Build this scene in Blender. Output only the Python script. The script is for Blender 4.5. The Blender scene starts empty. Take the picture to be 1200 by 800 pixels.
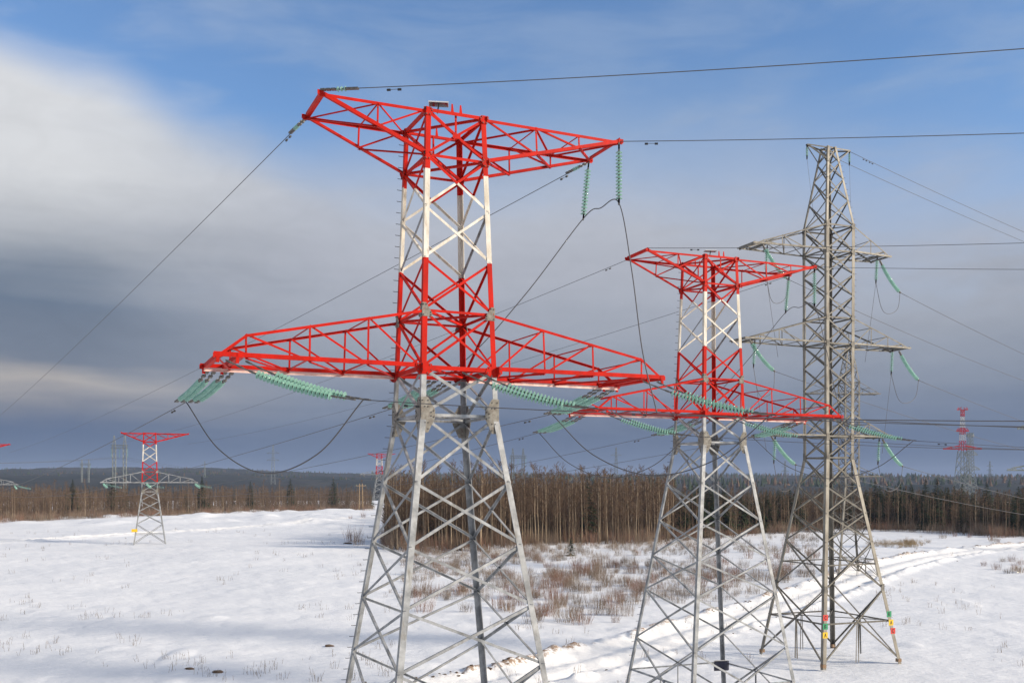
import bpy, math, random
import numpy as np
from mathutils import Vector, Matrix
random.seed(7); RNG = np.random.default_rng(11)
SC = bpy.context.scene
COL = SC.collection
R = math.radians
CAMZ = 12.9            # drone height above the snow at the near pylons
# ------------------------------------------------------------------ camera
cam_data = bpy.data.cameras.new('camera'); cam = bpy.data.objects.new('camera', cam_data); COL.objects.link(cam)
cam.location = (0, 0, CAMZ); cam.rotation_euler = (R(90), 0, 0)
cam_data.sensor_width = 36; cam_data.lens = 36 * 1170.7 / 1200; cam_data.shift_y = 170.8 / 1200
cam_data.clip_start = 0.3; cam_data.clip_end = 20000
SC.camera = cam
# ------------------------------------------------------------------ sun, sky
SUN_EL, SUN_ROT = 25.0, 106.0
sd = Vector((math.sin(R(SUN_ROT)) * math.cos(R(SUN_EL)), math.cos(R(SUN_ROT)) * math.cos(R(SUN_EL)), math.sin(R(SUN_EL))))
sl = bpy.data.lights.new('sun', 'SUN'); sl.energy = 5.0; sl.angle = R(7.0); sl.color = (1.0, 0.87, 0.70)
so = bpy.data.objects.new('sun', sl); COL.objects.link(so)
so.rotation_euler = (-sd).to_track_quat('-Z', 'Y').to_euler(); so.location = sd * 60
W = bpy.data.worlds.new('World'); SC.world = W; W.use_nodes = True
SC.view_settings.view_transform = 'Standard'; SC.view_settings.look = 'None'
SC.view_settings.exposure = 0.2; SC.view_settings.gamma = 1.0; SC.view_settings.use_curve_mapping = False
SKY_STRENGTH = 0.15


def srgb(r, g, b, k=1.0):
    f = lambda c: (c / 12.92 if c <= .04045 else ((c + .055) / 1.055) ** 2.4)
    return (f(r / 255) * k, f(g / 255) * k, f(b / 255) * k, 1)


def build_world():
    nt = W.node_tree; N = nt.nodes; L = nt.links
    N.clear()
    out = N.new('ShaderNodeOutputWorld')
    sky = N.new('ShaderNodeTexSky'); sky.sky_type = 'NISHITA'; sky.sun_disc = False
    sky.sun_elevation = R(SUN_EL); sky.sun_rotation = R(SUN_ROT); sky.air_density = 1.0; sky.dust_density = 0.0; sky.ozone_density = 5.0
    bg1 = N.new('ShaderNodeBackground'); bg1.inputs[1].default_value = SKY_STRENGTH
    L.new(sky.outputs[0], bg1.inputs[0])
    bg2 = N.new('ShaderNodeBackground'); bg2.inputs[1].default_value = 0.92

    def inp(sock, v):
        if hasattr(v, 'is_output'): L.new(v, sock)
        else: sock.default_value = v

    def M(op, a, b=0.0, c=0.0):
        n = N.new('ShaderNodeMath'); n.operation = op
        inp(n.inputs[0], a); inp(n.inputs[1], b); inp(n.inputs[2], c); return n.outputs[0]

    def MR(v, a, b, c=0.0, d=1.0, smooth=True):
        n = N.new('ShaderNodeMapRange'); n.interpolation_type = 'SMOOTHSTEP' if smooth else 'LINEAR'
        inp(n.inputs[0], v); n.inputs[1].default_value = a; n.inputs[2].default_value = b
        n.inputs[3].default_value = c; n.inputs[4].default_value = d; return n.outputs[0]

    def mix(f, a, b):
        n = N.new('ShaderNodeMix'); n.data_type = 'RGBA'
        inp(n.inputs[0], f); inp(n.inputs[6], a); inp(n.inputs[7], b); return n.outputs[2]

    def curve(v, pts, lo, hi):
        # piecewise curve through a colour ramp (0..1 in, grey out), rescaled to lo..hi
        n = N.new('ShaderNodeValToRGB'); n.color_ramp.interpolation = 'EASE'
        x0, x1 = pts[0][0], pts[-1][0]
        e = n.color_ramp.elements
        while len(e) < len(pts): e.new(0.5)
        for i, (x, y) in enumerate(pts):
            g = (y - lo) / (hi - lo); e[i].position = (x - x0) / (x1 - x0); e[i].color = (g, g, g, 1)
        t = MR(v, x0, x1, 0, 1, False); L.new(t, n.inputs[0])
        s = N.new('ShaderNodeSeparateColor'); L.new(n.outputs[0], s.inputs[0])
        return M('MULTIPLY_ADD', s.outputs[0], hi - lo, lo)

    def ramp(v, pts):
        n = N.new('ShaderNodeValToRGB'); n.color_ramp.interpolation = 'LINEAR'
        x0, x1 = pts[0][0], pts[-1][0]; e = n.color_ramp.elements
        while len(e) < len(pts): e.new(0.5)
        for i, (x, c) in enumerate(pts):
            e[i].position = (x - x0) / (x1 - x0); e[i].color = c
        L.new(MR(v, x0, x1, 0, 1, False), n.inputs[0]); return n.outputs[0]

    tc = N.new('ShaderNodeTexCoord'); sx = N.new('ShaderNodeSeparateXYZ'); L.new(tc.outputs['Generated'], sx.inputs[0])
    az = M('MULTIPLY', M('ARCTAN2', sx.outputs[0], sx.outputs[1]), 57.2958)
    el = M('MULTIPLY', M('ARCSINE', M('MINIMUM', sx.outputs[2], 1.0)), 57.2958)

    def noise(fa, fe, scale, detail, rough=.55, off=0.0, dist=0.0):
        c = N.new('ShaderNodeCombineXYZ')
        inp(c.inputs[0], M('MULTIPLY', az, fa)); inp(c.inputs[1], M('MULTIPLY', el, fe)); c.inputs[2].default_value = off
        n = N.new('ShaderNodeTexNoise'); n.inputs['Scale'].default_value = scale; n.inputs['Detail'].default_value = detail
        n.inputs['Roughness'].default_value = rough; n.inputs['Distortion'].default_value = dist
        L.new(c.outputs[0], n.inputs['Vector']); return M('SUBTRACT', n.outputs[0], 0.5)
    n1 = noise(.055, .14, 1.0, 6, .5, 1.7, .3)      # large bank shape
    n2 = noise(.10, .42, 1.0, 7, .55, 6.1, .4)    # wispy detail
    n3 = noise(.05, .75, 1.0, 5, .5, 3.3, .2)      # flat streaks low down
    # upper edge of the cloud bank as a function of azimuth (degrees)
    edge = curve(az, [(-60, 34), (-30, 21.6), (-23, 20.6), (-16, 18.2), (-11, 17.2), (-4, 17.6), (4, 18.6), (12, 17.0), (22, 14.0), (32, 12.0), (48, 30), (60, 34)], 5, 35)
    width = curve(az, [(-60, 2.0), (-30, 2.0), (-15, 3.0), (-5, 6.0), (5, 7.5), (15, 9.5), (30, 9), (60, 6)], 0, 12)
    q = M('DIVIDE', M('SUBTRACT', el, edge), width)
    q = M('ADD', q, M('MULTIPLY', n1, 0.9)); q = M('ADD', q, M('MULTIPLY', n2, 0.9))
    clear = MR(q, -0.55, 0.75)
    veil = MR(M('ADD', n1, M('MULTIPLY', n2, 1.1)), -0.12, 0.30, 0.0, 0.34)
    clear = M('MULTIPLY', clear, M('SUBTRACT', 1.0, veil))
    # unseen cloud deck overhead and behind the viewer, added for neutral fill light
    over = M('MAXIMUM', MR(el, 34, 50), MR(M('ABSOLUTE', az), 45, 75))
    clear = M('MULTIPLY', clear, M('SUBTRACT', 1.0, M('MULTIPLY', over, MR(n1, -.25, .15, 1.0, .45))))
    # cloud colour by height, left (dense bank) and right (thin haze)
    elw = M('ADD', el, M('ADD', M('MULTIPLY', n3, 2.0), M('MULTIPLY', n1, 4.5)))
    left = ramp(elw, [(0, srgb(74, 92, 122)), (2.4, srgb(78, 96, 126)), (3.9, srgb(120, 125, 138)), (5.2, srgb(172, 167, 164)),
                      (6.6, srgb(112, 122, 138)), (9.5, srgb(102, 117, 137)), (11.5, srgb(136, 145, 158)), (13.5, srgb(176, 180, 187)),
                      (16, srgb(210, 212, 215)), (22, srgb(214, 216, 220)), (30, srgb(176, 186, 202)), (60, srgb(140, 147, 160))])
    right = ramp(elw, [(0, srgb(74, 92, 124)), (2.8, srgb(90, 106, 134)), (5.2, srgb(126, 136, 154)), (8, srgb(150, 157, 170)),
                       (12, srgb(172, 176, 187)), (16, srgb(180, 185, 196)), (20, srgb(166, 180, 200)), (30, srgb(150, 172, 204)), (60, srgb(140, 147, 160))])
    lr = MR(M('ADD', az, M('MULTIPLY', n1, 14.0)), -26.0, -9.0)
    ccol = mix(lr, left, right)
    n4 = noise(.30, .62, 1.0, 9, .62, 9.4, 1.2)
    shade = M('ADD', 1.0, M('ADD', M('MULTIPLY', n2, 0.16), M('MULTIPLY', n4, 0.16)))
    vm = N.new('ShaderNodeVectorMath'); vm.operation = 'SCALE'; L.new(ccol, vm.inputs[0]); L.new(shade, vm.inputs[3])
    L.new(vm.outputs[0], bg2.inputs[0])
    ms = N.new('ShaderNodeMixShader'); L.new(clear, ms.inputs[0]); L.new(bg2.outputs[0], ms.inputs[1]); L.new(bg1.outputs[0], ms.inputs[2])
    L.new(ms.outputs[0], out.inputs[0])


build_world()

# ------------------------------------------------------------------ materials
def mat(name, col, rough=.6, metal=0.0, var=0.0, vscale=6.0, spec=.5, col2=None, bump=0.0, bscale=40.0, coat=0.0, streak=(1, 1, 1)):
    m = bpy.data.materials.new(name); m.use_nodes = True
    nt = m.node_tree; b = nt.nodes['Principled BSDF']; L = nt.links
    b.inputs['Roughness'].default_value = rough; b.inputs['Metallic'].default_value = metal
    b.inputs['Specular IOR Level'].default_value = spec; b.inputs['Coat Weight'].default_value = coat
    c = (*col, 1)
    if col2 is None and var > 0: col2 = tuple(x * (1 - var) for x in col)
    if col2 is not None:
        tc = nt.nodes.new('ShaderNodeTexCoord'); mp = nt.nodes.new('ShaderNodeMapping'); mp.inputs['Scale'].default_value = streak
        L.new(tc.outputs['Object'], mp.inputs[0])
        n = nt.nodes.new('ShaderNodeTexNoise'); n.inputs['Scale'].default_value = vscale; n.inputs['Detail'].default_value = 6
        n.inputs['Roughness'].default_value = .62
        L.new(mp.outputs[0], n.inputs['Vector'])
        r = nt.nodes.new('ShaderNodeValToRGB'); r.color_ramp.elements[0].position = .36; r.color_ramp.elements[1].position = .64
        r.color_ramp.elements[0].color = (*col2, 1); r.color_ramp.elements[1].color = c
        L.new(n.outputs[0], r.inputs[0]); L.new(r.outputs[0], b.inputs['Base Color'])
    else: b.inputs['Base Color'].default_value = c
    if bump:
        tc = nt.nodes.new('ShaderNodeTexCoord')
        n = nt.nodes.new('ShaderNodeTexNoise'); n.inputs['Scale'].default_value = bscale; n.inputs['Detail'].default_value = 4
        L.new(tc.outputs['Object'], n.inputs['Vector'])
        bp = nt.nodes.new('ShaderNodeBump'); bp.inputs['Strength'].default_value = bump; bp.inputs['Distance'].default_value = .02
        L.new(n.outputs[0], bp.inputs['Height']); L.new(bp.outputs[0], b.inputs['Normal'])
    return m


MT = {}
MT['red'] = mat('red_paint', (.55, .013, .005), .52, 0, 0, 2.4, .10, (.38, .011, .005), streak=(1, 1, .35))
MT['white'] = mat('white_paint', (.74, .71, .64), .55, 0, 0, 3.5, .35, (.50, .45, .36), streak=(1, 1, .3))
MT['steel'] = mat('galvanised_steel', (.40, .415, .425), .55, .2, 0, 1.6, .35, (.185, .195, .205))
MT['steel_old'] = mat('weathered_steel', (.20, .19, .165), .6, .25, 0, 2.5, .4, (.105, .098, .085))
MT['plate'] = mat('gusset_steel', (.27, .26, .23), .7, .15, 0, 5.0, .5, (.17, .155, .13))
MT['bolt'] = mat('bolt_steel', (.08, .075, .07), .5, .6)
MT['pale'] = mat('pale_glint_paint', (.80, .62, .56), .35, 0, 0, 4.0, .6, (.62, .40, .35))  # glint on the lower arms' far chord, painted as a pale colour
MT['wire'] = mat('aluminium_wire', (.11, .11, .115), .55, .3)
MT['fitting'] = mat('forged_fitting', (.17, .16, .145), .55, .5, .3, 9)
MT['steel_leg'] = mat('weathered_leg_steel', (.30, .285, .245), .6, .2, 0, 2.0, .4, (.175, .16, .135), streak=(1, 1, .4))
MT['rust'] = mat('rusty_foot', (.22, .13, .075), .8, 0, 0, 8, .3, (.30, .22, .15))
MT['panel'] = mat('solar_glass', (.012, .014, .03), .12)
MT['frame'] = mat('panel_frame', (.65, .65, .64), .4, .3)
MT['tagred'] = mat('red_tag', (.62, .05, .035), .5, 0, .15, 9)
MT['taggreen'] = mat('green_tag', (.03, .30, .13), .5, 0, .15, 9)
MT['tagyellow'] = mat('yellow_tag', (.80, .52, .02), .5, 0, .12, 9)
MT['ink'] = mat('black_ink', (.02, .02, .02), .6)
MT['dark'] = mat('dark_rubber', (.02, .02, .022), .6)
MT['farsteel'] = mat('dull_steel', (.22, .25, .25), .6, .2, .25, 1.5)


def wear(m, spots, scale, lo, hi, streak=(1, 1, .25)):
    nt = m.node_tree; b = nt.nodes['Principled BSDF']; src = b.inputs['Base Color'].links[0].from_socket
    tc = nt.nodes.new('ShaderNodeTexCoord'); mp = nt.nodes.new('ShaderNodeMapping'); mp.inputs['Scale'].default_value = streak
    nt.links.new(tc.outputs['Object'], mp.inputs[0])
    n = nt.nodes.new('ShaderNodeTexNoise'); n.inputs['Scale'].default_value = scale; n.inputs['Detail'].default_value = 8; n.inputs['Roughness'].default_value = .7
    nt.links.new(mp.outputs[0], n.inputs['Vector'])
    r = nt.nodes.new('ShaderNodeMapRange'); r.inputs[1].default_value = lo; r.inputs[2].default_value = hi; nt.links.new(n.outputs[0], r.inputs[0])
    x = nt.nodes.new('ShaderNodeMix'); x.data_type = 'RGBA'; nt.links.new(r.outputs[0], x.inputs[0]); nt.links.new(src, x.inputs[6]); x.inputs[7].default_value = (*spots, 1)
    nt.links.new(x.outputs[2], b.inputs['Base Color'])


wear(MT['red'], (.16, .035, .022), 7, .60, .78); wear(MT['white'], (.30, .20, .12), 6, .57, .76)
wear(MT['steel'], (.17, .155, .13), 4, .52, .74); wear(MT['steel_old'], (.16, .085, .045), 4, .58, .78); wear(MT['steel_leg'], (.13, .10, .07), 4, .55, .76)
wear(MT['plate'], (.13, .10, .08), 8, .5, .7, (1, 1, 1))


def glass_mat():
    m = mat('glass_discs', (.37, .60, .52), .10, 0, 0, 3, .6, (.26, .47, .40), coat=.3)
    b = m.node_tree.nodes['Principled BSDF']
    nt = m.node_tree; tr = nt.nodes.new('ShaderNodeBsdfTranslucent'); tr.inputs[0].default_value = (.62, .86, .78, 1)
    mx = nt.nodes.new('ShaderNodeMixShader'); mx.inputs[0].default_value = .36
    nt.links.new(b.outputs[0], mx.inputs[1]); nt.links.new(tr.outputs[0], mx.inputs[2])
    tp = nt.nodes.new('ShaderNodeBsdfTransparent'); tp.inputs[0].default_value = (.75, .93, .87, 1)
    m2 = nt.nodes.new('ShaderNodeMixShader'); m2.inputs[0].default_value = .22
    nt.links.new(mx.outputs[0], m2.inputs[1]); nt.links.new(tp.outputs[0], m2.inputs[2])
    nt.links.new(m2.outputs[0], nt.nodes['Material Output'].inputs[0])
    return m


MT['glass'] = glass_mat()

# ------------------------------------------------------------------ mesh helpers
class MB:
    def __init__(s): s.v = []; s.f = []; s.mi = []; s.mats = []
    def slot(s, m):
        if m not in s.mats: s.mats.append(m)
        return s.mats.index(m)
    def add(s, vs, fs, m):
        k = len(s.v); i = s.slot(m); s.v += [tuple(p) for p in vs]
        s.f += [tuple(a + k for a in f) for f in fs]; s.mi += [i] * len(fs)
    def mesh(s, name, smooth=False):
        me = bpy.data.meshes.new(name); me.from_pydata(s.v, [], s.f)
        for m in s.mats: me.materials.append(MT[m] if isinstance(m, str) else m)
        if len(s.mats) > 1: me.polygons.foreach_set('material_index', s.mi)
        if smooth: me.polygons.foreach_set('use_smooth', [True] * len(s.f))
        me.update(); return me
    def build(s, name, parent=None, smooth=False, loc=None):
        return link(name, s.mesh(name, smooth), parent, loc)


def link(name, me, parent=None, loc=None):
    o = bpy.data.objects.new(name, me); COL.objects.link(o)
    if parent is not None: o.parent = parent
    if loc is not None: o.location = loc
    return o


def tag(o, label, cat, group=None, kind=None):
    if label: o['label'] = label
    if cat: o['category'] = cat
    if group: o['group'] = group
    if kind: o['kind'] = kind
    return o


def empty(name, loc, rz, label, cat, group=None):
    o = bpy.data.objects.new(name, None); COL.objects.link(o); o.location = loc; o.rotation_euler = (0, 0, rz)
    o.empty_display_size = .5
    return tag(o, label, cat, group)


def kids(o): return [c for c in o.children]


def copy_tree(o, parent=None):
    c = o.copy(); COL.objects.link(c)
    if parent is not None: c.parent = parent
    for k in kids(o): copy_tree(k, c)
    return c


def Lbar(mb, p0, p1, a, b, w, t, m, w2=None):
    """L-section steel angle from p0 to p1; heel on the line, flanges along a and b"""
    p0 = Vector(p0); p1 = Vector(p1); d = (p1 - p0).normalized()
    a = Vector(a); a = (a - d * a.dot(d)).normalized()
    b = Vector(b); b = b - d * b.dot(d); b = (b - a * b.dot(a)).normalized()
    w2 = w2 or w
    sec = [(0, 0), (w, 0), (w, t), (t, t), (t, w2), (0, w2)]
    vs = [p0 + a * x + b * y for x, y in sec] + [p1 + a * x + b * y for x, y in sec]
    fs = [(i, (i + 1) % 6, 6 + (i + 1) % 6, 6 + i) for i in range(6)] + [(0, 3, 2, 1), (0, 5, 4, 3), (6, 7, 8, 9), (6, 9, 10, 11)]
    if d.dot(a.cross(b)) > 0: fs = [f[::-1] for f in fs]
    mb.add(vs, fs, m)


def box(mb, c, ax, ay, az_, m):
    c = Vector(c); ax = Vector(ax); ay = Vector(ay); az_ = Vector(az_)
    vs = [c + ax * i + ay * j + az_ * k for k in (-1, 1) for j in (-1, 1) for i in (-1, 1)]
    mb.add(vs, [(0, 2, 3, 1), (4, 5, 7, 6), (0, 1, 5, 4), (2, 6, 7, 3), (0, 4, 6, 2), (1, 3, 7, 5)], m)


def perp(d):
    d = d.normalized(); u = Vector((0, 0, 1)) if abs(d.z) < .9 else Vector((1, 0, 0))
    a = d.cross(u).normalized(); return a, d.cross(a).normalized()


def tube(mb, pts, r, m, n=5, cap=True, r1=None):
    pts = [Vector(p) for p in pts]; rings = []
    for i, p in enumerate(pts):
        d = pts[min(i + 1, len(pts) - 1)] - pts[max(i - 1, 0)]
        a, b = perp(d); rr = r if r1 is None else r + (r1 - r) * i / (len(pts) - 1)
        rings.append([p + a * (rr * math.cos(6.2832 * k / n)) + b * (rr * math.sin(6.2832 * k / n)) for k in range(n)])
    vs = [q for rg in rings for q in rg]
    fs = [(i * n + k, i * n + (k + 1) % n, (i + 1) * n + (k + 1) % n, (i + 1) * n + k) for i in range(len(pts) - 1) for k in range(n)]
    if cap: fs += [tuple(range(n))[::-1], tuple((len(pts) - 1) * n + k for k in range(n))]
    mb.add(vs, fs, m)


def prism(mb, poly, n, t, m):
    """flat plate: polygon (3-D points) given thickness t along n"""
    n = Vector(n).normalized(); k = len(poly); P = [Vector(p) for p in poly]
    vs = [p - n * t / 2 for p in P] + [p + n * t / 2 for p in P]
    mb.add(vs, [tuple(range(k))[::-1], tuple(range(k, 2 * k))] + [(i, (i + 1) % k, k + (i + 1) % k, k + i) for i in range(k)], m)


# ------------------------------------------------------------------ noise for terrain
def vnoise(x, y, seed=0):
    xi = np.floor(x).astype(np.int64); yi = np.floor(y).astype(np.int64); fx = x - xi; fy = y - yi
    fx = fx * fx * (3 - 2 * fx); fy = fy * fy * (3 - 2 * fy)
    def h(a, b):
        n = (a * 374761393 + b * 668265263 + seed * 1274126177) & 0x7fffffff
        n = ((n ^ (n >> 13)) * 1274126177) & 0x7fffffff
        return ((n ^ (n >> 16)) & 0xffff) / 65535.0
    return (h(xi, yi) * (1 - fx) + h(xi + 1, yi) * fx) * (1 - fy) + (h(xi, yi + 1) * (1 - fx) + h(xi + 1, yi + 1) * fx) * fy - .5


def ss(a, b, x):
    t = np.clip((x - a) / (b - a), 0, 1); return t * t * (3 - 2 * t)


ROAD = np.array([(-75, 10), (-40, 34), (-18, 52), (-3, 64), (8, 76), (19.5, 92), (34, 112), (48, 133), (66, 158), (92, 180), (130, 200), (180, 215)], float)
PATH = np.array([(-150, 128), (-108, 166), (-86, 207), (-70, 250), (-55, 305), (-30, 360)], float)


def smooth_line(P, k=3):
    for _ in range(k):
        Q = [P[0]]
        for a, b in zip(P[:-1], P[1:]): Q += [a * .75 + b * .25, a * .25 + b * .75]
        Q.append(P[-1]); P = np.array(Q)
    return P


def sdist(x, y, P):
    best = np.full(x.shape, 1e9); sg = np.zeros(x.shape)
    for a, b in zip(P[:-1], P[1:]):
        d = b - a; L2 = d @ d
        t = np.clip(((x - a[0]) * d[0] + (y - a[1]) * d[1]) / L2, 0, 1)
        dx = x - a[0] - t * d[0]; dy = y - a[1] - t * d[1]; D = dx * dx + dy * dy
        m = D < best; best = np.where(m, D, best); sg = np.where(m, np.sign(d[0] * dy - d[1] * dx), sg)
    return np.sqrt(best) * sg


ROADS = smooth_line(ROAD, 2); PATHS = smooth_line(PATH, 2)


def base_h(x, y):
    h = 2.5 * ss(60, 190, y) + .5 * ss(190, 400, y)
    far = ss(560, 3300, np.hypot(x, y)) * ss(0, 300, y)
    rr = x / np.maximum(np.hypot(x, y), 1)
    return h + far * (1.12 - .42 * ss(-.36, -.02, rr) - .12 * ss(.1, .4, rr)) * (48 + 16 * vnoise(x / 260, y / 900, 6) + 14 * np.sin(x / 900 + 1.2) + 10 * vnoise(x / 500, y / 700, 5))


def terrain(x, y, detail=True, full=False):
    x = np.asarray(x, float); y = np.asarray(y, float)
    h = base_h(x, y)
    h = h + .5 * vnoise(x / 22, y / 22, 1) * ss(5, 40, np.hypot(x, y))
    soil = np.zeros_like(h); trk = np.zeros_like(h)
    if detail:
        h = h + .12 * vnoise(x / 4.5, y / 4.5, 2) + .11 * vnoise(x / 1.5 + y / 6, y / 1.5, 3) + 0.9 * np.clip(vnoise(x / 3.2, y / 4, 41) - .28, 0, 1) * ss(170, 70, y) + .10 * np.abs(vnoise(x / 9 + y / 30, y / 2.6, 43))
        s = sdist(x, y, ROADS); n = vnoise(x / 1.6, y / 1.6, 7) + .6 * vnoise(x / .6, y / .6, 8); nl = vnoise(x / 9, y / 9, 9)
        up = np.exp(-((s - 3.7) / .75) ** 2); lo = np.exp(-((s + 3.3) / .8) ** 2); mid = np.exp(-(s / .8) ** 2)
        h += up * (.34 + .50 * n + .15 * nl) + lo * (.28 + .38 * n + .18 * nl) + mid * .08 * (1 + n)
        h += -.13 * np.exp(-((np.abs(s) - 1.5) / .55) ** 2) - .06 * ss(3.3, 2.0, np.abs(s)) + .10 * n * ss(4.5, 3, np.abs(s))
        soil = np.clip(up * (.58 + 1.0 * n + 1.2 * nl) + .35 * lo * np.clip(n + nl, 0, 1), 0, 1)
        trk = ss(4.6, 2.6, np.abs(s))
        p = sdist(x, y, PATHS)
        h += np.exp(-((np.abs(p) - 2.6) / .9) ** 2) * (.3 + .3 * n) - .18 * np.exp(-((np.abs(p) - 1.0) / .6) ** 2)
        # low disturbed bank in front of the left wood
        g = ss(235, 300, y) * ss(-20, -60, x) * ss(640, 400, y)
        h += g * np.clip(vnoise(x / 7, y / 7, 21), 0, 1) * 2.2
    return (h, soil, np.clip(.8 * trk + ss(4.2, 1.6, np.abs(sdist(x, y, PATHS))), 0, 1) if detail else trk) if full else h


def H(x, y): return float(terrain(np.array([x]), np.array([y]))[0])


# ------------------------------------------------------------------ ground
def snow_material():
    m = bpy.data.materials.new('snow'); m.use_nodes = True; nt = m.node_tree; N = nt.nodes; L = nt.links
    b = N['Principled BSDF']; b.inputs['Roughness'].default_value = .62; b.inputs['Specular IOR Level'].default_value = .25
    tc = N.new('ShaderNodeTexCoord')
    def noise(scale, detail, rough=.55, st=(1, 1, 1)):
        mp = N.new('ShaderNodeMapping'); mp.inputs['Scale'].default_value = st; L.new(tc.outputs['Object'], mp.inputs[0])
        n = N.new('ShaderNodeTexNoise'); n.inputs['Scale'].default_value = scale; n.inputs['Detail'].default_value = detail
        n.inputs['Roughness'].default_value = rough; L.new(mp.outputs[0], n.inputs['Vector']); return n.outputs[0]
    base = N.new('ShaderNodeValToRGB'); base.color_ramp.elements[0].position = .3; base.color_ramp.elements[1].position = .7
    base.color_ramp.elements[0].color = (.735, .76, .80, 1); base.color_ramp.elements[1].color = (.83, .845, .87, 1)
    L.new(noise(.07, 5, .5, (1, 1.5, 1)), base.inputs[0])
    pk = N.new('ShaderNodeAttribute'); pk.attribute_name = 'packed'
    pm = N.new('ShaderNodeMix'); pm.data_type = 'RGBA'; L.new(pk.outputs['Fac'], pm.inputs[0]); L.new(base.outputs[0], pm.inputs[6]); pm.inputs[7].default_value = (.93, .925, .91, 1)
    # trampled and dirty snow along the vehicle track (soil attribute), grass litter specks
    at = N.new('ShaderNodeAttribute'); at.attribute_name = 'soil'
    sp = N.new('ShaderNodeMath'); sp.operation = 'MULTIPLY_ADD'; L.new(noise(2.6, 5, .7), sp.inputs[0]); sp.inputs[1].default_value = 1.5; sp.inputs[2].default_value = -.50
    ml = N.new('ShaderNodeMath'); ml.operation = 'MULTIPLY'; ml.use_clamp = True; L.new(at.outputs['Fac'], ml.inputs[0]); L.new(sp.outputs[0], ml.inputs[1])
    st = N.new('ShaderNodeMapRange'); L.new(ml.outputs[0], st.inputs[0]); st.inputs[1].default_value = .10; st.inputs[2].default_value = .26
    mx = N.new('ShaderNodeMix'); mx.data_type = 'RGBA'; L.new(st.outputs[0], mx.inputs[0]); L.new(pm.outputs[2], mx.inputs[6]); mx.inputs[7].default_value = (.33, .235, .165, 1)
    L.new(mx.outputs[2], b.inputs['Base Color'])
    b1 = N.new('ShaderNodeBump'); b1.inputs['Strength'].default_value = .42; b1.inputs['Distance'].default_value = .35; L.new(noise(.9, 6, .6, (1, 1.6, 1)), b1.inputs['Height'])
    b2 = N.new('ShaderNodeBump'); b2.inputs['Strength'].default_value = .08; b2.inputs['Distance'].default_value = .08; L.new(noise(6, 4), b2.inputs['Height'])
    L.new(b1.outputs[0], b2.inputs['Normal']); L.new(b2.outputs[0], b.inputs['Normal'])
    return m


MT['snow'] = snow_material()


def np_mesh(name, V, F, mats, smooth=True, mi=None):
    me = bpy.data.meshes.new(name); k = F.shape[1]
    me.vertices.add(len(V)); me.vertices.foreach_set('co', V.astype(np.float32).ravel())
    me.loops.add(F.size); me.loops.foreach_set('vertex_index', F.astype(np.int32).ravel())
    me.polygons.add(len(F)); me.polygons.foreach_set('loop_start', (np.arange(len(F)) * k).astype(np.int32))
    for m in mats: me.materials.append(m)
    if mi is not None: me.polygons.foreach_set('material_index', mi.astype(np.int32))
    me.polygons.foreach_set('use_smooth', np.full(len(F), smooth))
    me.update(calc_edges=True); me.validate(); return me


def polar(az, rad):
    A, Rr = np.meshgrid(az, rad); X = Rr * np.sin(A); Y = Rr * np.cos(A); n = len(az); k = len(rad)
    i = np.arange(k - 1)[:, None] * n + np.arange(n)[None, :]
    j = np.arange(k - 1)[:, None] * n + (np.arange(n)[None, :] + 1) % n
    F = np.stack([i, j, j + n, i + n], -1).reshape(-1, 4); return X.ravel(), Y.ravel(), F[:, ::-1]


def build_ground():
    az = np.concatenate([np.linspace(R(-33), R(33), 860), np.linspace(R(34), R(326), 80)])
    rad = np.concatenate([np.geomspace(.5, 44, 50), np.geomspace(45, 240, 330), np.geomspace(242, 720, 120)])
    X, Y, F = polar(az, rad); Z, soil, trk = terrain(X, Y, True, True)
    me = np_mesh('snow_field', np.stack([X, Y, Z], 1), F, [MT['snow']])
    a = me.attributes.new('soil', 'FLOAT', 'POINT'); a.data.foreach_set('value', soil.astype(np.float32))
    a = me.attributes.new('packed', 'FLOAT', 'POINT'); a.data.foreach_set('value', trk.astype(np.float32))
    o = link('snow_field', me); tag(o, 'snow covered clearing under the power lines', None, None, 'structure')
    # far wooded hills
    m = mat('far_wood_floor', (.05, .05, .05), .9, 0, 0, .006, .1, (.022, .03, .03), streak=(1, .5, 1))
    X, Y, F = polar(np.concatenate([np.linspace(R(-40), R(40), 420), np.linspace(R(42), R(318), 60)]), np.geomspace(700, 6500, 110))
    Z = base_h(X, Y) - .4 + ss(760, 1200, np.hypot(X, Y)) * (6 + 7 * vnoise(X / 26, Y / 40, 31))
    o = link('hills', np_mesh('hills', np.stack([X, Y, Z], 1), F, [m])); tag(o, 'low wooded hills along the horizon', None, None, 'structure')


build_ground()

# ------------------------------------------------------------------ red and white pylon
S = 1.5
LV = dict(top=8.855, ub=7.809, w1=6.597, w2=5.366, g=4.13, ch=2.79, wa=1.686, n1=.114, n2=-1.368, n3=-2.78, n4=-4.154, n5=-6.124, st=-7.45, ft=-8.75)
ARM = dict(ul=3.23, ur=4.495, ll=5.54, lr=5.54, vu=.81, vl=1.15)
for k in LV: LV[k] *= S
for k in ARM: ARM[k] *= S


def hw(z):
    if z > LV['wa']: t = (z - LV['wa']) / (LV['top'] - LV['wa']); return S * (.978 + (.756 - .978) * t), S * (.978 * 1.11 + (.756 * 1.108 - .978 * 1.11) * t)
    d = .143 * (LV['wa'] - z); return S * .978 + d, S * .978 * 1.11 + d


CN = {'A': (-1, -1), 'B': (1, -1), 'C': (1, 1), 'D': (-1, 1)}
FACES = [('A', 'B', (0, -1, 0)), ('B', 'C', (1, 0, 0)), ('C', 'D', (0, 1, 0)), ('D', 'A', (-1, 0, 0))]


def corner(c, z, f=hw):
    a, b = f(z); return Vector((CN[c][0] * a, CN[c][1] * b, z))


BOLTS = True


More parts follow.
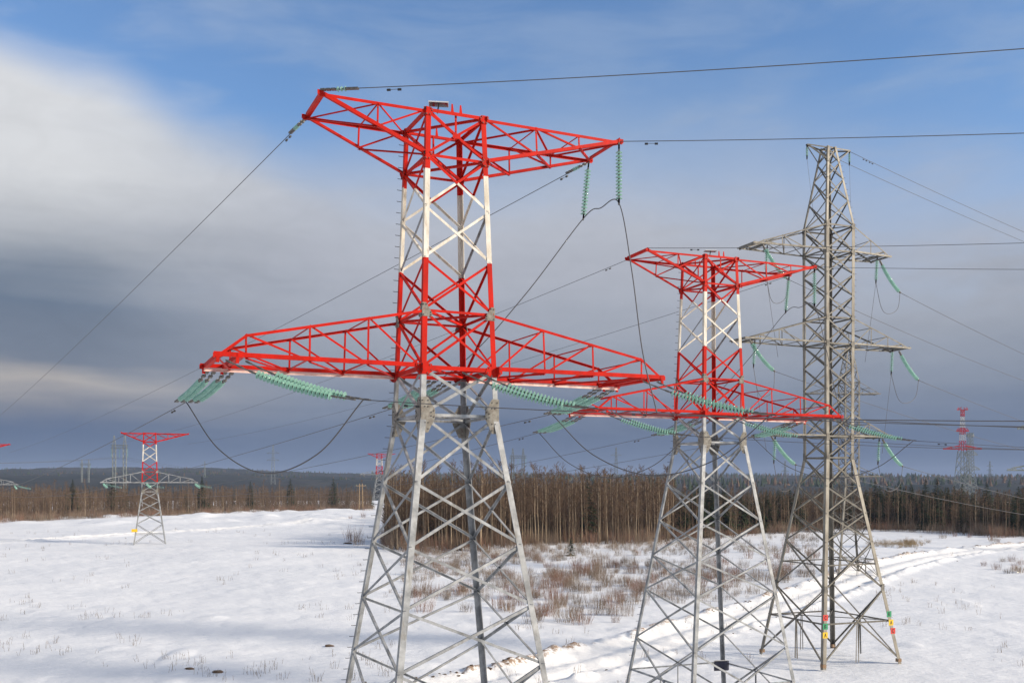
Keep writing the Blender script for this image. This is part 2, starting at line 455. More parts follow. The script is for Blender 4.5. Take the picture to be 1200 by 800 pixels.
def brace(name, parent, p0, p1, nrm, w, t, m, off, flip=1, split=None):
    """one steel angle lying in a face with outward normal nrm, set back by off"""
    p0 = Vector(p0); p1 = Vector(p1); n = Vector(nrm).normalized(); d = (p1 - p0).normalized()
    a = d.cross(n).normalized() * flip; o = -n * off - a * w / 2
    mb = MB()
    if split is None: Lbar(mb, p0 + o, p1 + o, a, -n, w, t, m, w * .8)
    else:
        f, m2 = split; pm = p0.lerp(p1, f)
        Lbar(mb, p0 + o, pm + o, a, -n, w, t, m, w * .8); Lbar(mb, pm + o, p1 + o, a, -n, w, t, m2, w * .8)
    if BOLTS and w >= .065:
        for p, sg in ((p0, 1), (p1, -1)):
            for k in (.09, .19):
                c = p + d * (sg * k) - n * (off - .008); box(mb, c, d * .016, a * .016, n * .008, 'bolt')
    return mb.build(name, parent)


def gusset(root, pts, nrm, off, t, m='plate', bolts=0, name='gusset_plate'):
    mb = MB(); n = Vector(nrm).normalized(); P = [Vector(p) + n * off for p in pts]
    prism(mb, P, n, t, m)
    if bolts:
        c = sum(P, Vector()) / len(P)
        for p in P:
            for f in ((.8, .45) if bolts > 1 else (.75,)):
                q = c.lerp(p, f); a, b = perp(n)
                box(mb, q + n * (t / 2 + .012), a * .018, b * .018, n * .012, 'bolt')
    return mb.build(name, root)


def pylon(root, ext=True, red_arm=True, detail=True, low_red=True, fine=True):
    """lattice anchor pylon; z measured from the camera level, moved to the ground by the root"""
    legm = 'steel'; LW, LT = .185, .024
    foot = LV['ft'] if ext else -4.72 * S
    z0 = foot
    def P(c, z): v = corner(c, z); v.z -= z0; return v
    body = ['top', 'ub', 'w1', 'w2', 'g', 'ch', 'wa']
    legs = ['wa', 'n1', 'n2', 'n3', 'n4', 'n5', 'ft'] if ext else ['wa', 'n1', 'n2', 'x3', 'ft']
    Z = dict(LV)
    if not ext: Z['x3'] = -2.3 * S; Z['n1'] = .55 * S; Z['n2'] = -.75 * S; Z['ft'] = foot
    half_w1 = (Z['ub'] * .72 + Z['w1'] * .28)
    # legs: red, white, red, galvanised, each length butted to the next
    for c, (sx, sy) in CN.items():
        mb = MB()
        for zt, zb, m in ((Z['top'] + .12, half_w1, 'red'), (half_w1, Z['w2'], 'white'), (Z['w2'], Z['ch'], 'red'), (Z['ch'], Z['wa'], legm), (Z['wa'], foot - .25, legm)):
            Lbar(mb, P(c, zt), P(c, zb), (-sx, 0, 0), (0, -sy, 0), LW if zb > Z['wa'] - .1 else .215, LT, m)
        leg = mb.build('leg', root)
        if detail:                                           # concrete-set foot plate and gusset on the shoe
            fb = MB(); q = P(c, foot + .05)
            box(fb, q + Vector((-sx * .12, -sy * .12, -.08)), (.3, 0, 0), (0, .3, 0), (0, 0, .06), 'rust')
            prism(fb, [q + Vector((0, -sy * .0, .0)), q + Vector((-sx * .3, 0, 0)), q + Vector((-sx * .06, 0, .55)), q + Vector((0, 0, .55))], (0, 1, 0), .02, 'rust')
            fb.build('foot', leg)
            if c == 'D':
                pb = MB(); tube(pb, [(0, 0, 0), (-.17, 0, 0), (-.175, 0, .02)], .011, 'bolt', 4); pm = pb.mesh('climbing_step'); z = foot + 2.4
                while z < Z['top'] - .4: link('climbing_step', pm, leg, P(c, z)); z += .42
    wd = {'top': .12, 'ub': .12}
    seq = body[:-1] + legs
    for fi, (c0, c1, n) in enumerate(FACES):
        for i in range(len(seq) - 1):
            zt, zb = Z[seq[i]], Z[seq[i + 1]]; L = seq[i]
            w = .088 if L in ('top', 'ub', 'w1', 'w2', 'g') else (.11 if L == 'ch' else .10)
            m = 'red' if L in ('top', 'w2', 'g') else 'white' if L in ('ub', 'w1') else 'steel'
            if not low_red and L == 'g': m = 'steel'
            sp = None
            if L == 'ub': m, sp = 'red', (.5, 'white')
            m1 = m2 = m
            if L == 'w1' and fi in (1, 3) and detail: m1 = 'steel'          # one grey steel diagonal on each side
            e = .004 * (fi % 2)
            brace('diagonal_brace', root, P(c0, zt), P(c1, zb), n, w, .014, m1 if fi != 3 else m2, LT + .003 + e, 1, sp)
            brace('diagonal_brace', root, P(c1, zt), P(c0, zb), n, w, .014, m2 if fi != 3 else m1, LT + .021 + e, -1, sp)
            if detail and fi in (0, 3):
                x = (P(c0, zt) + P(c1, zb) + P(c1, zt) + P(c0, zb)) / 4; nn = Vector(n)
                if L == 'top':
                    a, b = perp(nn); gusset(root, [x + a * .15 + b * .09, x - a * .15 + b * .09, x - a * .15 - b * .09, x + a * .15 - b * .09], n, -.012, .014, 'red')
        for L, w, m in (('top', .12, 'red'), ('ub', .10, 'red'), ('g', .09, 'red' if low_red else 'steel'), ('ch', .15, 'red' if red_arm else 'steel'), ('wa', .10, 'steel')):
            brace('strut', root, P(c0, Z[L]), P(c1, Z[L]), n, w, .016, m, -.012 if L in ('top', 'ch') else LT + .041, 1 if fi < 2 else -1)
        zs = LV['st'] if ext else (Z['x3'] + foot) / 2
        brace('strut', root, P(c0, zs), P(c1, zs), n, .10, .014, 'steel', LT + .045, 1)
        if ext and detail:                                    # short redundant legs below the base strut
            mid = (P(c0, zs) + P(c1, zs)) / 2
            mid2 = mid.copy(); mid2.z = -.2
            brace('prop', root, mid, mid2, n, .08, .012, 'steel', LT + .065, 1)
        # vertical hangers in the top panel of front and back
        if n[0] == 0 and detail:
            a = (P(c0, Z['top']) + P(c1, Z['top'])) / 2; x = a.copy(); x.z = (Z['top'] + Z['ub']) / 2 - z0
            brace('hanger', root, a, x, n, .08, .012, 'red', LT + .04)
            for dx in (-.16, .16):
                lb = MB(); prism(lb, [a + Vector((dx - .05, 0, .05)), a + Vector((dx + .06, 0, .05)), a + Vector((dx + .02, 0, .34)), a + Vector((dx - .03, 0, .34))], n, .02, 'red'); lb.build('lug', root)
    # plan bracing at the arms
    for L in ('top', 'ub', 'g', 'ch', 'wa'):
        m = 'red' if L in ('top', 'ub') or (L in ('g', 'ch') and red_arm) else 'steel'
        brace('plan_brace', root, P('A', Z[L]) - Vector((0, 0, .03)), P('C', Z[L]) - Vector((0, 0, .03)), (0, 0, -1), .10, .013, m, .02)
        brace('plan_brace', root, P('B', Z[L]) - Vector((0, 0, .06)), P('D', Z[L]) - Vector((0, 0, .06)), (0, 0, -1), .10, .013, m, .03, -1)
    # gusset plates
    for c0, c1, n in FACES:
        for c, o in ((c0, c1), (c1, c0)):
            for L, s, m in (('top', .30, 'red'), ('ub', .32, 'red'), ('g', .34, 'plate' if red_arm else 'steel'), ('ch', .42, 'red' if red_arm else 'steel'), ('wa', .40, 'plate')):
                if not detail and L in ('top', 'ub'): continue
                q = P(c, Z[L]); d = (P(o, Z[L]) - q).normalized(); up = Vector((0, 0, 1)); lean = (P(c, Z[L] - .6) - q)
                if L == 'wa': pts = [q + up * .62, q + d * .26 + up * .62, q + d * .52 + up * .18, q + d * .52 - up * .10, q + d * .26 - up * .62, q - up * .62 - d * .0]
                elif L == 'g': pts = [q + up * .26 - d * .02, q + d * .12 + up * .26, q + d * .34 - up * .10, q + d * .34 - up * .22, q - d * .02 - up * .22]
                elif L == 'ch': pts = [q - d * .22 + up * .13, q + d * .36 + up * .13, q + d * .44 - up * .10, q + d * .24 - up * .24, q - d * .06 - up * .24, q - d * .22 - up * .10]
                else: pts = [q - d * .10 + up * .09, q + d * .20 + up * .09, q + d * .26, q + d * .14 - up * .19, q - d * .02 - up * .19, q - d * .10]
                gusset(root, pts, n, .016 if L in ('g', 'wa') else .022, .016, m, 2 if (L == 'wa' and detail) else (1 if detail else 0))
    # crossarms --------------------------------------------------------
    def arm(side, length, vtip, Lt, Lb, posts, mcol, ztip, taper_end):
        cs = ('A', 'D') if side < 0 else ('B', 'C')
        mb = MB(); nodes = {}
        tops = {}; bots = {}
        for c in cs:
            sy = CN[c][1]; rt, rb = P(c, Z[Lt]), P(c, Z[Lb])
            tip = Vector((side * length, sy * vtip, rb.z if ztip == 'b' else rt.z))
            if ztip == 'b':                                   # lower chord level, upper chord slopes down and stops short
                fe = posts[-1]
                ue = rt.lerp(Vector((tip.x, tip.y, rb.z + taper_end)), fe)
                ue = Vector((rb.x + (tip.x - rb.x) * fe, rb.y + (tip.y - rb.y) * fe, rb.z + (rt.z - rb.z) * (1 - fe) + taper_end * fe))
                Lbar(mb, rb + Vector((0, 0, .0)), tip + Vector((side * .12, 0, 0)), (0, 0, 1), (0, -sy, 0), .145, .016, mcol, .13)
                if detail and sy > 0 and red_arm:             # pale inner flange of the far chord, a sun glint put into its colour
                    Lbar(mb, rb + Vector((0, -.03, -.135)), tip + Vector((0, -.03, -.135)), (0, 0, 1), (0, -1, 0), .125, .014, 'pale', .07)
                Lbar(mb, rt, ue, (0, 0, -1), (0, -sy, 0), .095, .012, mcol)
                Lbar(mb, ue, tip + Vector((0, 0, .05)), (0, 0, -1), (0, -sy, 0), .09, .012, mcol)
                T = lambda f: rt.lerp(ue, f / fe)
                Bn = lambda f: rb.lerp(tip, f)
            else:                                             # upper chord level, lower chord rises to the tip
                Lbar(mb, rt, tip + Vector((side * .1, 0, 0)), (0, 0, -1), (0, -sy, 0), .105, .014, mcol)
                Lbar(mb, rb, tip - Vector((side * .05, 0, .06)), (0, 0, 1), (0, -sy, 0), .125, .014, mcol)
                T = lambda f: rt.lerp(tip, f)
                Bn = lambda f: rb.lerp(tip, f)
            tops[c] = [T(f) for f in [0] + posts]; bots[c] = [Bn(f) for f in [0] + posts]; nodes[c] = tip
        name = 'crossarm'
        a = mb.build(name, root)
        # tip beams
        tb = MB(); t0, t1 = nodes[cs[0]], nodes[cs[1]]
        for dx in ((0.0, .62) if ztip == 'b' else (0.0,)):
            o = Vector((-side * dx, 0, -.02 if ztip == 'b' else 0))
            Lbar(tb, t0 + o, t1 + o, (0, 0, 1), (-side, 0, 0), .15, .016, mcol)
            if ztip == 'b' and detail:
                for q in (t0, t1):
                    box(tb, q + o + Vector((0, 0, -.09)), (.05, 0, 0), (0, .03, 0), (0, 0, .10), mcol)
        for q in (t0, t1):
            box(tb, q + Vector((side * .03, 0, .02)), (.11, 0, 0), (0, .016, 0), (0, 0, .075), mcol)
        tb.build('tip_beam', a)
        for c in cs:
            sy = CN[c][1]; n = (0, sy, 0); tp, bt = tops[c], bots[c]
            for i in range(1, len(tp)):
                brace('post', a, tp[i], bt[i], n, .07, .012, mcol, .02)
                if ztip == 'b': brace('brace', a, tp[i], bt[i - 1], n, .07, .012, mcol, .034)
                else: brace('brace', a, bt[i], tp[i - 1], n, .065, .012, mcol, .034)
            if ztip == 't' and len(posts) > 1: brace('brace', a, tp[1], bt[2], n, .08, .012, mcol, .05)
        for i in range(len(posts) + 1):
            A0, A1 = tops[cs[0]], tops[cs[1]]; B0, B1 = bots[cs[0]], bots[cs[1]]
            dz = Vector((0, 0, .03))
            if i:
                brace('cross_tie', a, A0[i] - dz, A1[i] - dz, (0, 0, 1), .06, .01, mcol, .02)
                if ztip == 'b': brace('cross_tie', a, B0[i] + dz, B1[i] + dz, (0, 0, -1), .08, .012, mcol, .02)
            j = i + 1
            nx0 = A0[j] if j < len(A0) else nodes[cs[0]]; nx1 = A1[j] if j < len(A1) else nodes[cs[1]]
            if ztip == 't': brace('plan_brace', a, A0[i] if i % 2 else A1[i], nx1 if i % 2 else nx0, (0, 0, 1), .07, .012, mcol, .05)
            bx0 = B0[j] if j < len(B0) else nodes[cs[0]]; bx1 = B1[j] if j < len(B1) else nodes[cs[1]]
            brace('plan_brace', a, B1[i] if ztip == 'b' else B0[i], bx0 if ztip == 'b' else bx1, (0, 0, -1), .085, .012, mcol, -.06)
        return a
    arm(-1, ARM['ul'], ARM['vu'], 'top', 'ub', [.47], 'red', 't', 0)
    arm(1, ARM['ur'], ARM['vu'], 'top', 'ub', [.36, .68], 'red', 't', 0)
    lm = 'red' if red_arm else 'steel'
    arm(-1, ARM['ll'], ARM['vl'], 'g', 'ch', [.28, .57, .87], lm, 'b', .55)
    arm(1, ARM['lr'], ARM['vl'], 'g', 'ch', [.28, .57, .87], lm, 'b', .55)
    if detail:                                                # small solar panel of the warning light on the top corner
        q = P('A', Z['top']) + Vector((.55, .25, .36)); mb = MB(); ax = Vector((.34, -.10, .0)); ay = Vector((.10, .26, .02)); n = ax.cross(ay).normalized()
        box(mb, q, ax, ay, n * .02, 'frame'); box(mb, q - n * .024, ax * .93, ay * .93, n * .004, 'panel')
        o = mb.build('solar_panel', root)
        sb = MB(); tube(sb, [q - n * .03, q + Vector((-.05, 0, -.34))], .03, 'fitting', 5); sb.build('bracket', o)
    return root


def place(root, cx, D, zg): root.location = (cx, D, zg)


T1 = dict(c=(-1.662 * S, 24.5 * S), th=.422, dz=0.0)
T2 = dict(c=(7.786 * S, 39.441 * S), th=.387, dz=.044 * S)
t1 = empty('power_pylon', (T1['c'][0], T1['c'][1], CAMZ + LV['ft']), T1['th'],
           'nearest and largest red and white lattice pylon, its grey legs cut by the bottom edge', 'power pylon', 'red and white anchor pylons')
pylon(t1)
t2 = copy_tree(t1); t2.location = (T2['c'][0], T2['c'][1], CAMZ + LV['ft'] + T2['dz']); t2.rotation_euler.z = T2['th']
t2['label'] = 'second red and white pylon, standing between the nearest red pylon and the tall grey pylon'
# control box with a dark panel low on the second pylon's far leg
mb = MB(); q = Vector((1.98 * S + .1, 2.1 * S + .1, 1.85))
box(mb, q + Vector((-.25, -.36, 0)), (.42, -.1, 0), (.08, .03, 0), (0, 0, .30), 'panel'); box(mb, q + Vector((-.24, -.28, .0)), (.46, -.11, 0), (.02, .04, 0), (0, 0, .33), 'frame')
mb.build('solar_panel', t2)

BOLTS = False
# the two farther pylons of the same line family, without leg extension and with a grey lower arm
f4 = empty('power_pylon', (0, 0, 0), .35, 'small red, white and grey pylon standing alone on the left snowfield', 'power pylon', 'red and white anchor pylons')
pylon(f4, ext=False, red_arm=False, detail=False)
P4 = (-66.9, 184.5); f4.location = (P4[0], P4[1], CAMZ - 6.94 * S)
mb = MB(); z = 2.6; q = Vector((-2.62, -2.75, z)); box(mb, q, (.5, .0, 0), (0, .02, 0), (0, 0, .27), 'tagyellow'); mb.build('sign_plate', f4)
f7 = copy_tree(f4); P7 = (-119.7, 223.0); f7.location = (P7[0], P7[1], CAMZ - 10.68); f7.rotation_euler.z = .36
f7['label'] = 'pylon at the left picture edge showing only the tips of its right arms'
for k in list(f7.children):
    if k.name.startswith('sign_plate'): bpy.data.objects.remove(k)

# ------------------------------------------------------------------ tall grey pylon
K3 = 1.078 * S
Z3 = {k: v * K3 for k, v in dict(top=15.61, p1=14.9, p2=14.12, p3=13.1, U=11.9, u=10.74, a1=9.72, a2=8.72, M=7.71, m=6.53, b1=5.5, b2=4.46, b3=3.4, l=2.32, wa=1.35, k1=.05, k2=-1.18, k3=-2.46, gs=-4.57, st=-5.99, ft=-7.7).items()}


def hw3(z):
    U, wa, top = Z3['U'], Z3['wa'], Z3['top']
    if z > U: w = .797 + (.25 - .797) * (z - U) / (top - U)
    elif z > wa: w = .769 + (.797 - .769) * (z - wa) / (U - wa)
    else: w = .769 + .150 * (wa - z) / K3
    return w * K3, w * 1.072 * K3


def grey_pylon(root, detail=True, sm='steel_old', thin=1.0):
    z0 = Z3['ft']
    def P(c, z): v = corner(c, z, hw3); v.z -= z0; return v
    seq = ['top', 'p1', 'p2', 'p3', 'U', 'u', 'a1', 'a2', 'M', 'm', 'b1', 'b2', 'b3', 'l', 'wa', 'k1', 'k2', 'k3', 'gs', 'ft']
    for c, (sx, sy) in CN.items():
        mb = MB()
        for zt, zb, w in ((Z3['top'] + .1, Z3['U'], .17), (Z3['U'], Z3['wa'], .25), (Z3['wa'], Z3['gs'], .27), (Z3['gs'], z0 - .3, .28)):
            Lbar(mb, P(c, zt), P(c, zb), (-sx, 0, 0), (0, -sy, 0), w * thin, .026, 'steel_leg' if detail else sm)
        leg = mb.build('leg', root)
        if detail:
            fb = MB(); q = P(c, z0)
            box(fb, q + Vector((-sx * .1, -sy * .1, -.06)), (.15, 0, 0), (0, .15, 0), (0, 0, .12), 'rust'); fb.build('foot', leg)
            if c == 'B':
                pb = MB(); tube(pb, [(0, 0, 0), (.17, 0, 0)], .013, 'fitting', 4); pm = pb.mesh('climbing_step'); z = z0 + 3
                while z < Z3['top'] - .5: link('climbing_step', pm, leg, P(c, z)); z += .45
    for fi, (c0, c1, n) in enumerate(FACES):
        for i in range(len(seq) - 1):
            zt, zb = Z3[seq[i]], Z3[seq[i + 1]]; w = (.085 if i < 4 else .10 if i < 14 else .11) * thin
            e = .004 * (fi % 2)
            brace('diagonal_brace', root, P(c0, zt), P(c1, zb), n, w, .014, sm, .032 + e, 1)
            brace('diagonal_brace', root, P(c1, zt), P(c0, zb), n, w, .014, sm, .05 + e, -1)
        for L in ('top', 'U', 'u', 'M', 'm', 'l', 'wa', 'st'):
            brace('strut', root, P(c0, Z3[L]), P(c1, Z3[L]), n, .11 * thin, .014, sm, .07, 1)
        zd = (Z3['k3'] + Z3['gs']) / 2 + .1
        brace('strut', root, P(c0, zd), P(c1, zd), n, .09, .012, sm, .07, 1)
        if detail:
            mid = (P(c0, Z3['st']) + P(c1, Z3['st'])) / 2; d = (P(c1, 0) - P(c0, 0)).normalized()
            for s in (-.12, .12):
                lo = mid + d * s; lo.z = -.1
                brace('prop', root, mid + d * s * .4, lo, n, .07, .01, sm, .09, 1)
            for L in ('U', 'u', 'M', 'm', 'l', 'wa', 'gs'):
                for c, o in ((c0, c1), (c1, c0)):
                    q = P(c, Z3[L]); dd = (P(o, Z3[L]) - q).normalized(); up = Vector((0, 0, 1)); h = .36 if L in ('wa', 'gs') else .2
                    gusset(root, [q + up * h, q + dd * .2 + up * h, q + dd * .34, q + dd * .2 - up * h, q - up * h], n, .014, .014, 'steel_old')
    for L in ('U', 'u', 'M', 'm', 'l', 'wa', 'st'):
        brace('plan_brace', root, P('A', Z3[L]), P('C', Z3[L]), (0, 0, -1), .08 * thin, .012, sm, .03)
        brace('plan_brace', root, P('B', Z3[L]) - Vector((0, 0, .03)), P('D', Z3[L]) - Vector((0, 0, .03)), (0, 0, -1), .08 * thin, .012, sm, .05, -1)
    def arm(side, length, zt, zb, posts, vt=.62):
        cs = ('A', 'D') if side < 0 else ('B', 'C'); mb = MB(); tips = {}; tp = {}; bt = {}
        for c in cs:
            sy = CN[c][1]; rt, rb = P(c, zt), P(c, zb); tip = Vector((side * length, sy * vt * K3, rb.z))
            Lbar(mb, rb, tip + Vector((side * .15, 0, 0)), (0, 0, 1), (0, -sy, 0), .11 * thin, .016, 'steel_leg')
            fe = posts[-1]; ue = Vector((rb.x + (tip.x - rb.x) * fe, rb.y + (tip.y - rb.y) * fe, rb.z + (rt.z - rb.z) * (1 - fe) + .06 * fe))
            Lbar(mb, rt, ue, (0, 0, -1), (0, -sy, 0), .09 * thin, .012, sm); Lbar(mb, ue, tip, (0, 0, -1), (0, -sy, 0), .09 * thin, .012, sm)
            tp[c] = [rt.lerp(ue, f / fe) for f in [0] + posts]; bt[c] = [rb.lerp(tip, f) for f in [0] + posts]; tips[c] = tip
        a = mb.build('crossarm', root)
        tb = MB(); Lbar(tb, tips[cs[0]], tips[cs[1]], (0, 0, 1), (-side, 0, 0), .15, .016, sm)
        o = Vector((-side * .9, 0, -.02)); Lbar(tb, tips[cs[0]] + o, tips[cs[1]] + o, (0, 0, 1), (-side, 0, 0), .15, .016, sm); tb.build('tip_beam', a)
        for c in cs:
            n = (0, CN[c][1], 0)
            for i in range(1, len(tp[c])):
                brace('post', a, tp[c][i], bt[c][i], n, .075 * thin, .01, sm, .02)
                brace('brace', a, tp[c][i], bt[c][i - 1], n, .07 * thin, .01, sm, .034)
        for i in range(1, len(posts) + 1):
            brace('cross_tie', a, tp[cs[0]][i], tp[cs[1]][i], (0, 0, 1), .06, .01, sm, .02)
            brace('cross_tie', a, bt[cs[0]][i], bt[cs[1]][i], (0, 0, -1), .07, .01, sm, .03)
            brace('plan_brace', a, bt[cs[1]][i - 1], bt[cs[0]][i], (0, 0, -1), .07, .01, sm, .05)
        return a
    arm(-1, 4.45 * K3, Z3['U'], Z3['u'], [.30, .62, .88]); arm(1, 3.05 * K3, Z3['U'], Z3['u'], [.45, .84])
    arm(-1, 4.87 * K3, Z3['M'], Z3['m'], [.30, .60, .86]); arm(1, 4.2 * K3, Z3['M'], Z3['m'], [.30, .6, .87])
    arm(-1, 3.7 * K3, Z3['l'] + 1.0 * K3, Z3['l'], [.4, .82]); arm(1, 3.2 * K3, Z3['l'] + 1.0 * K3, Z3['l'], [.4, .84])
    # earth-wire bracket at the peak
    for s in (-1, 1):
        mb = MB(); zt = Z3['top'] - z0
        for sy in (-1, 1):
            Lbar(mb, (s * .25 * K3, sy * .25 * K3, zt), (s * 1.22 * K3, sy * .1, zt + .12), (0, 0, -1), (0, -sy, 0), .09, .012, sm)
            Lbar(mb, (s * .32 * K3, sy * .34 * K3, zt - 1.0), (s * 1.2 * K3, sy * .1, zt + .05), (0, 0, 1), (0, -sy, 0), .08, .012, sm)
        mb.build('peak_arm', root)


T3 = dict(c=(14.608 * K3, 46.125 * K3), th=.374, z=CAMZ + Z3['ft'])
t3 = empty('power_pylon', (T3['c'][0], T3['c'][1], T3['z']), T3['th'],
           'tall grey lattice pylon with three pairs of arms and coloured tags on its legs', 'power pylon')
grey_pylon(t3)
far3 = copy_tree(t3)


def letter(mb, q, ax, up, n, ch, h):
    G = {'A': [((-.3, -.5), (0, .5)), ((.3, -.5), (0, .5)), ((-.18, -.12), (.18, -.12))],
         'B': [((-.28, -.5), (-.28, .5)), ((-.28, .5), (.2, .38)), ((.2, .38), (-.28, .03)), ((-.28, .03), (.28, -.2)), ((.28, -.2), (-.28, -.5))],
         'C': [((.28, .34), (0, .5)), ((0, .5), (-.28, .2)), ((-.28, .2), (-.28, -.2)), ((-.28, -.2), (0, -.5)), ((0, -.5), (.28, -.34))]}[ch]
    for a, b in G:
        p = q + ax * a[0] * h + up * a[1] * h; r = q + ax * b[0] * h + up * b[1] * h
        d = (r - p).normalized(); s = d.cross(n).normalized(); c = (p + r) / 2
        box(mb, c + n * .004, d * ((r - p).length / 2 + h * .05), s * h * .07, n * .004, 'ink')


# phase tags on the near legs of the grey pylon
def tags(c, order, dx):
    for k, ((m, ch), z) in enumerate(zip(order, (3.25, 2.65, 2.05))):
        v = corner(c, Z3['ft'] + z, hw3); v.z -= Z3['ft']
        q = v + Vector((dx, -.03, 0)); mb = MB()
        ax = Vector((1, 0, 0)); up = Vector((0, 0, 1)); n = Vector((0, -1, 0))
        box(mb, q, ax * .21, n * .008, up * .21, m); letter(mb, q + n * .009, ax, up, n, ch, .26)
        mb.build('phase_tag', t3)


tags('A', [('tagred', 'C'), ('taggreen', 'B'), ('tagyellow', 'A')], .12)
tags('B', [('taggreen', 'B'), ('tagyellow', 'A'), ('tagred', 'C')], -.12)
far3.location = (44.5, 132.0, 2.0 - 2.2); far3.scale = (.80, .80, .80); far3.rotation_euler.z = .1
far3.location.z = H(44.5, 132.0) - .2
far3['label'] = 'smaller grey pylon half hidden behind the legs of the tall grey pylon'

# ------------------------------------------------------------------ insulators and wires
def disc_profile(r):      # cap-and-pin glass disc: (radius, z) going down the string
    return [(.028, 0), (.042, -.01), (.045, -.045), (r * .62, -.062), (r, -.098), (r * .96, -.108), (r * .5, -.088), (.03, -.10), (.022, -.127)]


def bend(p0, p1, sag, n):
    p0 = Vector(p0); p1 = Vector(p1)
    return [p0.lerp(p1, i / n) - Vector((0, 0, 4 * sag * (i / n) * (1 - i / n))) for i in range(n + 1)]


def insulator(p0, p1, link0, link1, label, group, sag=.0, r=.145, seg=10, cat='insulator', spacing=.135):
    """glass string between p0 and p1: steel links at both ends, discs between; children of one Empty"""
    p0 = Vector(p0); p1 = Vector(p1); root = empty('insulator_string', p0, 0, label, cat, group)
    path = bend((0, 0, 0), p1 - p0, sag, 24); cum = [0]
    for a, b in zip(path[:-1], path[1:]): cum.append(cum[-1] + (b - a).length)
    tot = cum[-1]
    def at(s):
        s = max(0, min(tot, s))
        for i in range(24):
            if cum[i + 1] >= s - 1e-9:
                f = (s - cum[i]) / (cum[i + 1] - cum[i]); return path[i].lerp(path[i + 1], f), (path[i + 1] - path[i]).normalized()
        return path[-1], (path[-1] - path[-2]).normalized()
    n = max(3, int((tot - link0 - link1) / spacing)); mb = MB(); prof = disc_profile(r); k = len(prof)
    for j in range(n):
        q, d = at(link0 + j * spacing); a, b = perp(d); vs = []
        for (rr, z) in prof:
            vs += [q - d * z + a * (rr * math.cos(6.2832 * i / seg)) + b * (rr * math.sin(6.2832 * i / seg)) for i in range(seg)]
        for i in range(k - 1):
            m = 'fitting' if (i < 2 or i == k - 2) else 'glass'
            mb.add([], [], m)
        base = len(mb.v); mb.v += [tuple(v) for v in vs]
        for i in range(k - 1):
            m = mb.slot('fitting' if i < 2 else 'glass')
            for s in range(seg):
                mb.f.append((base + i * seg + s, base + (i + 1) * seg + s, base + (i + 1) * seg + (s + 1) % seg, base + i * seg + (s + 1) % seg)); mb.mi.append(m)
    o = mb.build('glass_discs', root, True)
    for s0, s1 in ((0, link0), (link0 + n * spacing, tot)):
        if s1 - s0 < .05: continue
        fb = MB(); tube(fb, [at(s0 + (s1 - s0) * i / 4)[0] for i in range(5)], .024, 'fitting', 5)
        for f in (.12, .5, .88):
            q, d = at(s0 + (s1 - s0) * f); a, b = perp(d); box(fb, q, d * .08, a * .065, b * .03, 'fitting')
        fb.build('end_fitting', root)
    return root


def cable(pts, r, label, name='power_cable', cat='power cable', group=None, dampers=()):
    P0 = Vector(pts[0]); mb = MB(); tube(mb, [Vector(p) - P0 for p in pts], r, 'wire', 5)
    o = mb.build(name, None, True, P0); tag(o, label, cat, group)
    for s in dampers:                                         # Stockbridge dampers hung under the wire
        i = 0; acc = 0; pv = [Vector(p) - P0 for p in pts]
        while i < len(pv) - 2 and acc + (pv[i + 1] - pv[i]).length < s: acc += (pv[i + 1] - pv[i]).length; i += 1
        d = (pv[i + 1] - pv[i]).normalized(); q = pv[i] + d * (s - acc) - Vector((0, 0, .09)); db = MB()
        tube(db, [q - d * .2, q + d * .2], .01, 'wire', 4)
        for e in (-1, 1): tube(db, [q + d * e * .13 - Vector((0, 0, .01)), q + d * e * .25 - Vector((0, 0, .01))], .04, 'dark', 6)
        db.build('vibration_damper', o)
    return o


def world(T, u, v, z, foot=None):
    c, s = math.cos(T['th']), math.sin(T['th'])
    return Vector((T['c'][0] + u * c - v * s, T['c'][1] + u * s + v * c, CAMZ + T.get('dz', 0) + z))


DN = Vector((.970, -.243, 0))                 # line leaving to the right
def para(p0, d, length, a, b, n=40): return [p0 + d * (length * i / n) + Vector((0, 0, -a * (length * i / n) + b * (length * i / n) ** 2)) for i in range(n + 1)]


def span(p0, p1, sag, n=40): return bend(p0, p1, sag, n)


def spline(pts, n=12):
    P = [Vector(p) for p in pts]; P = [P[0] * 2 - P[1]] + P + [P[-1] * 2 - P[-2]]; out = []
    for i in range(1, len(P) - 2):
        for k in range(n):
            t = k / n; a, b, c, d = P[i - 1], P[i], P[i + 1], P[i + 2]
            out.append(.5 * ((2 * b) + (c - a) * t + (2 * a - 5 * b + 4 * c - d) * t * t + (3 * b - a - 3 * c + d) * t ** 3))
    out.append(P[-2]); return out


def far_point(Pc, th, u, z): return Vector((Pc[0] + u * math.cos(th) + 1.2 * math.sin(th), Pc[1] + u * math.sin(th) - 1.2 * math.cos(th), z))


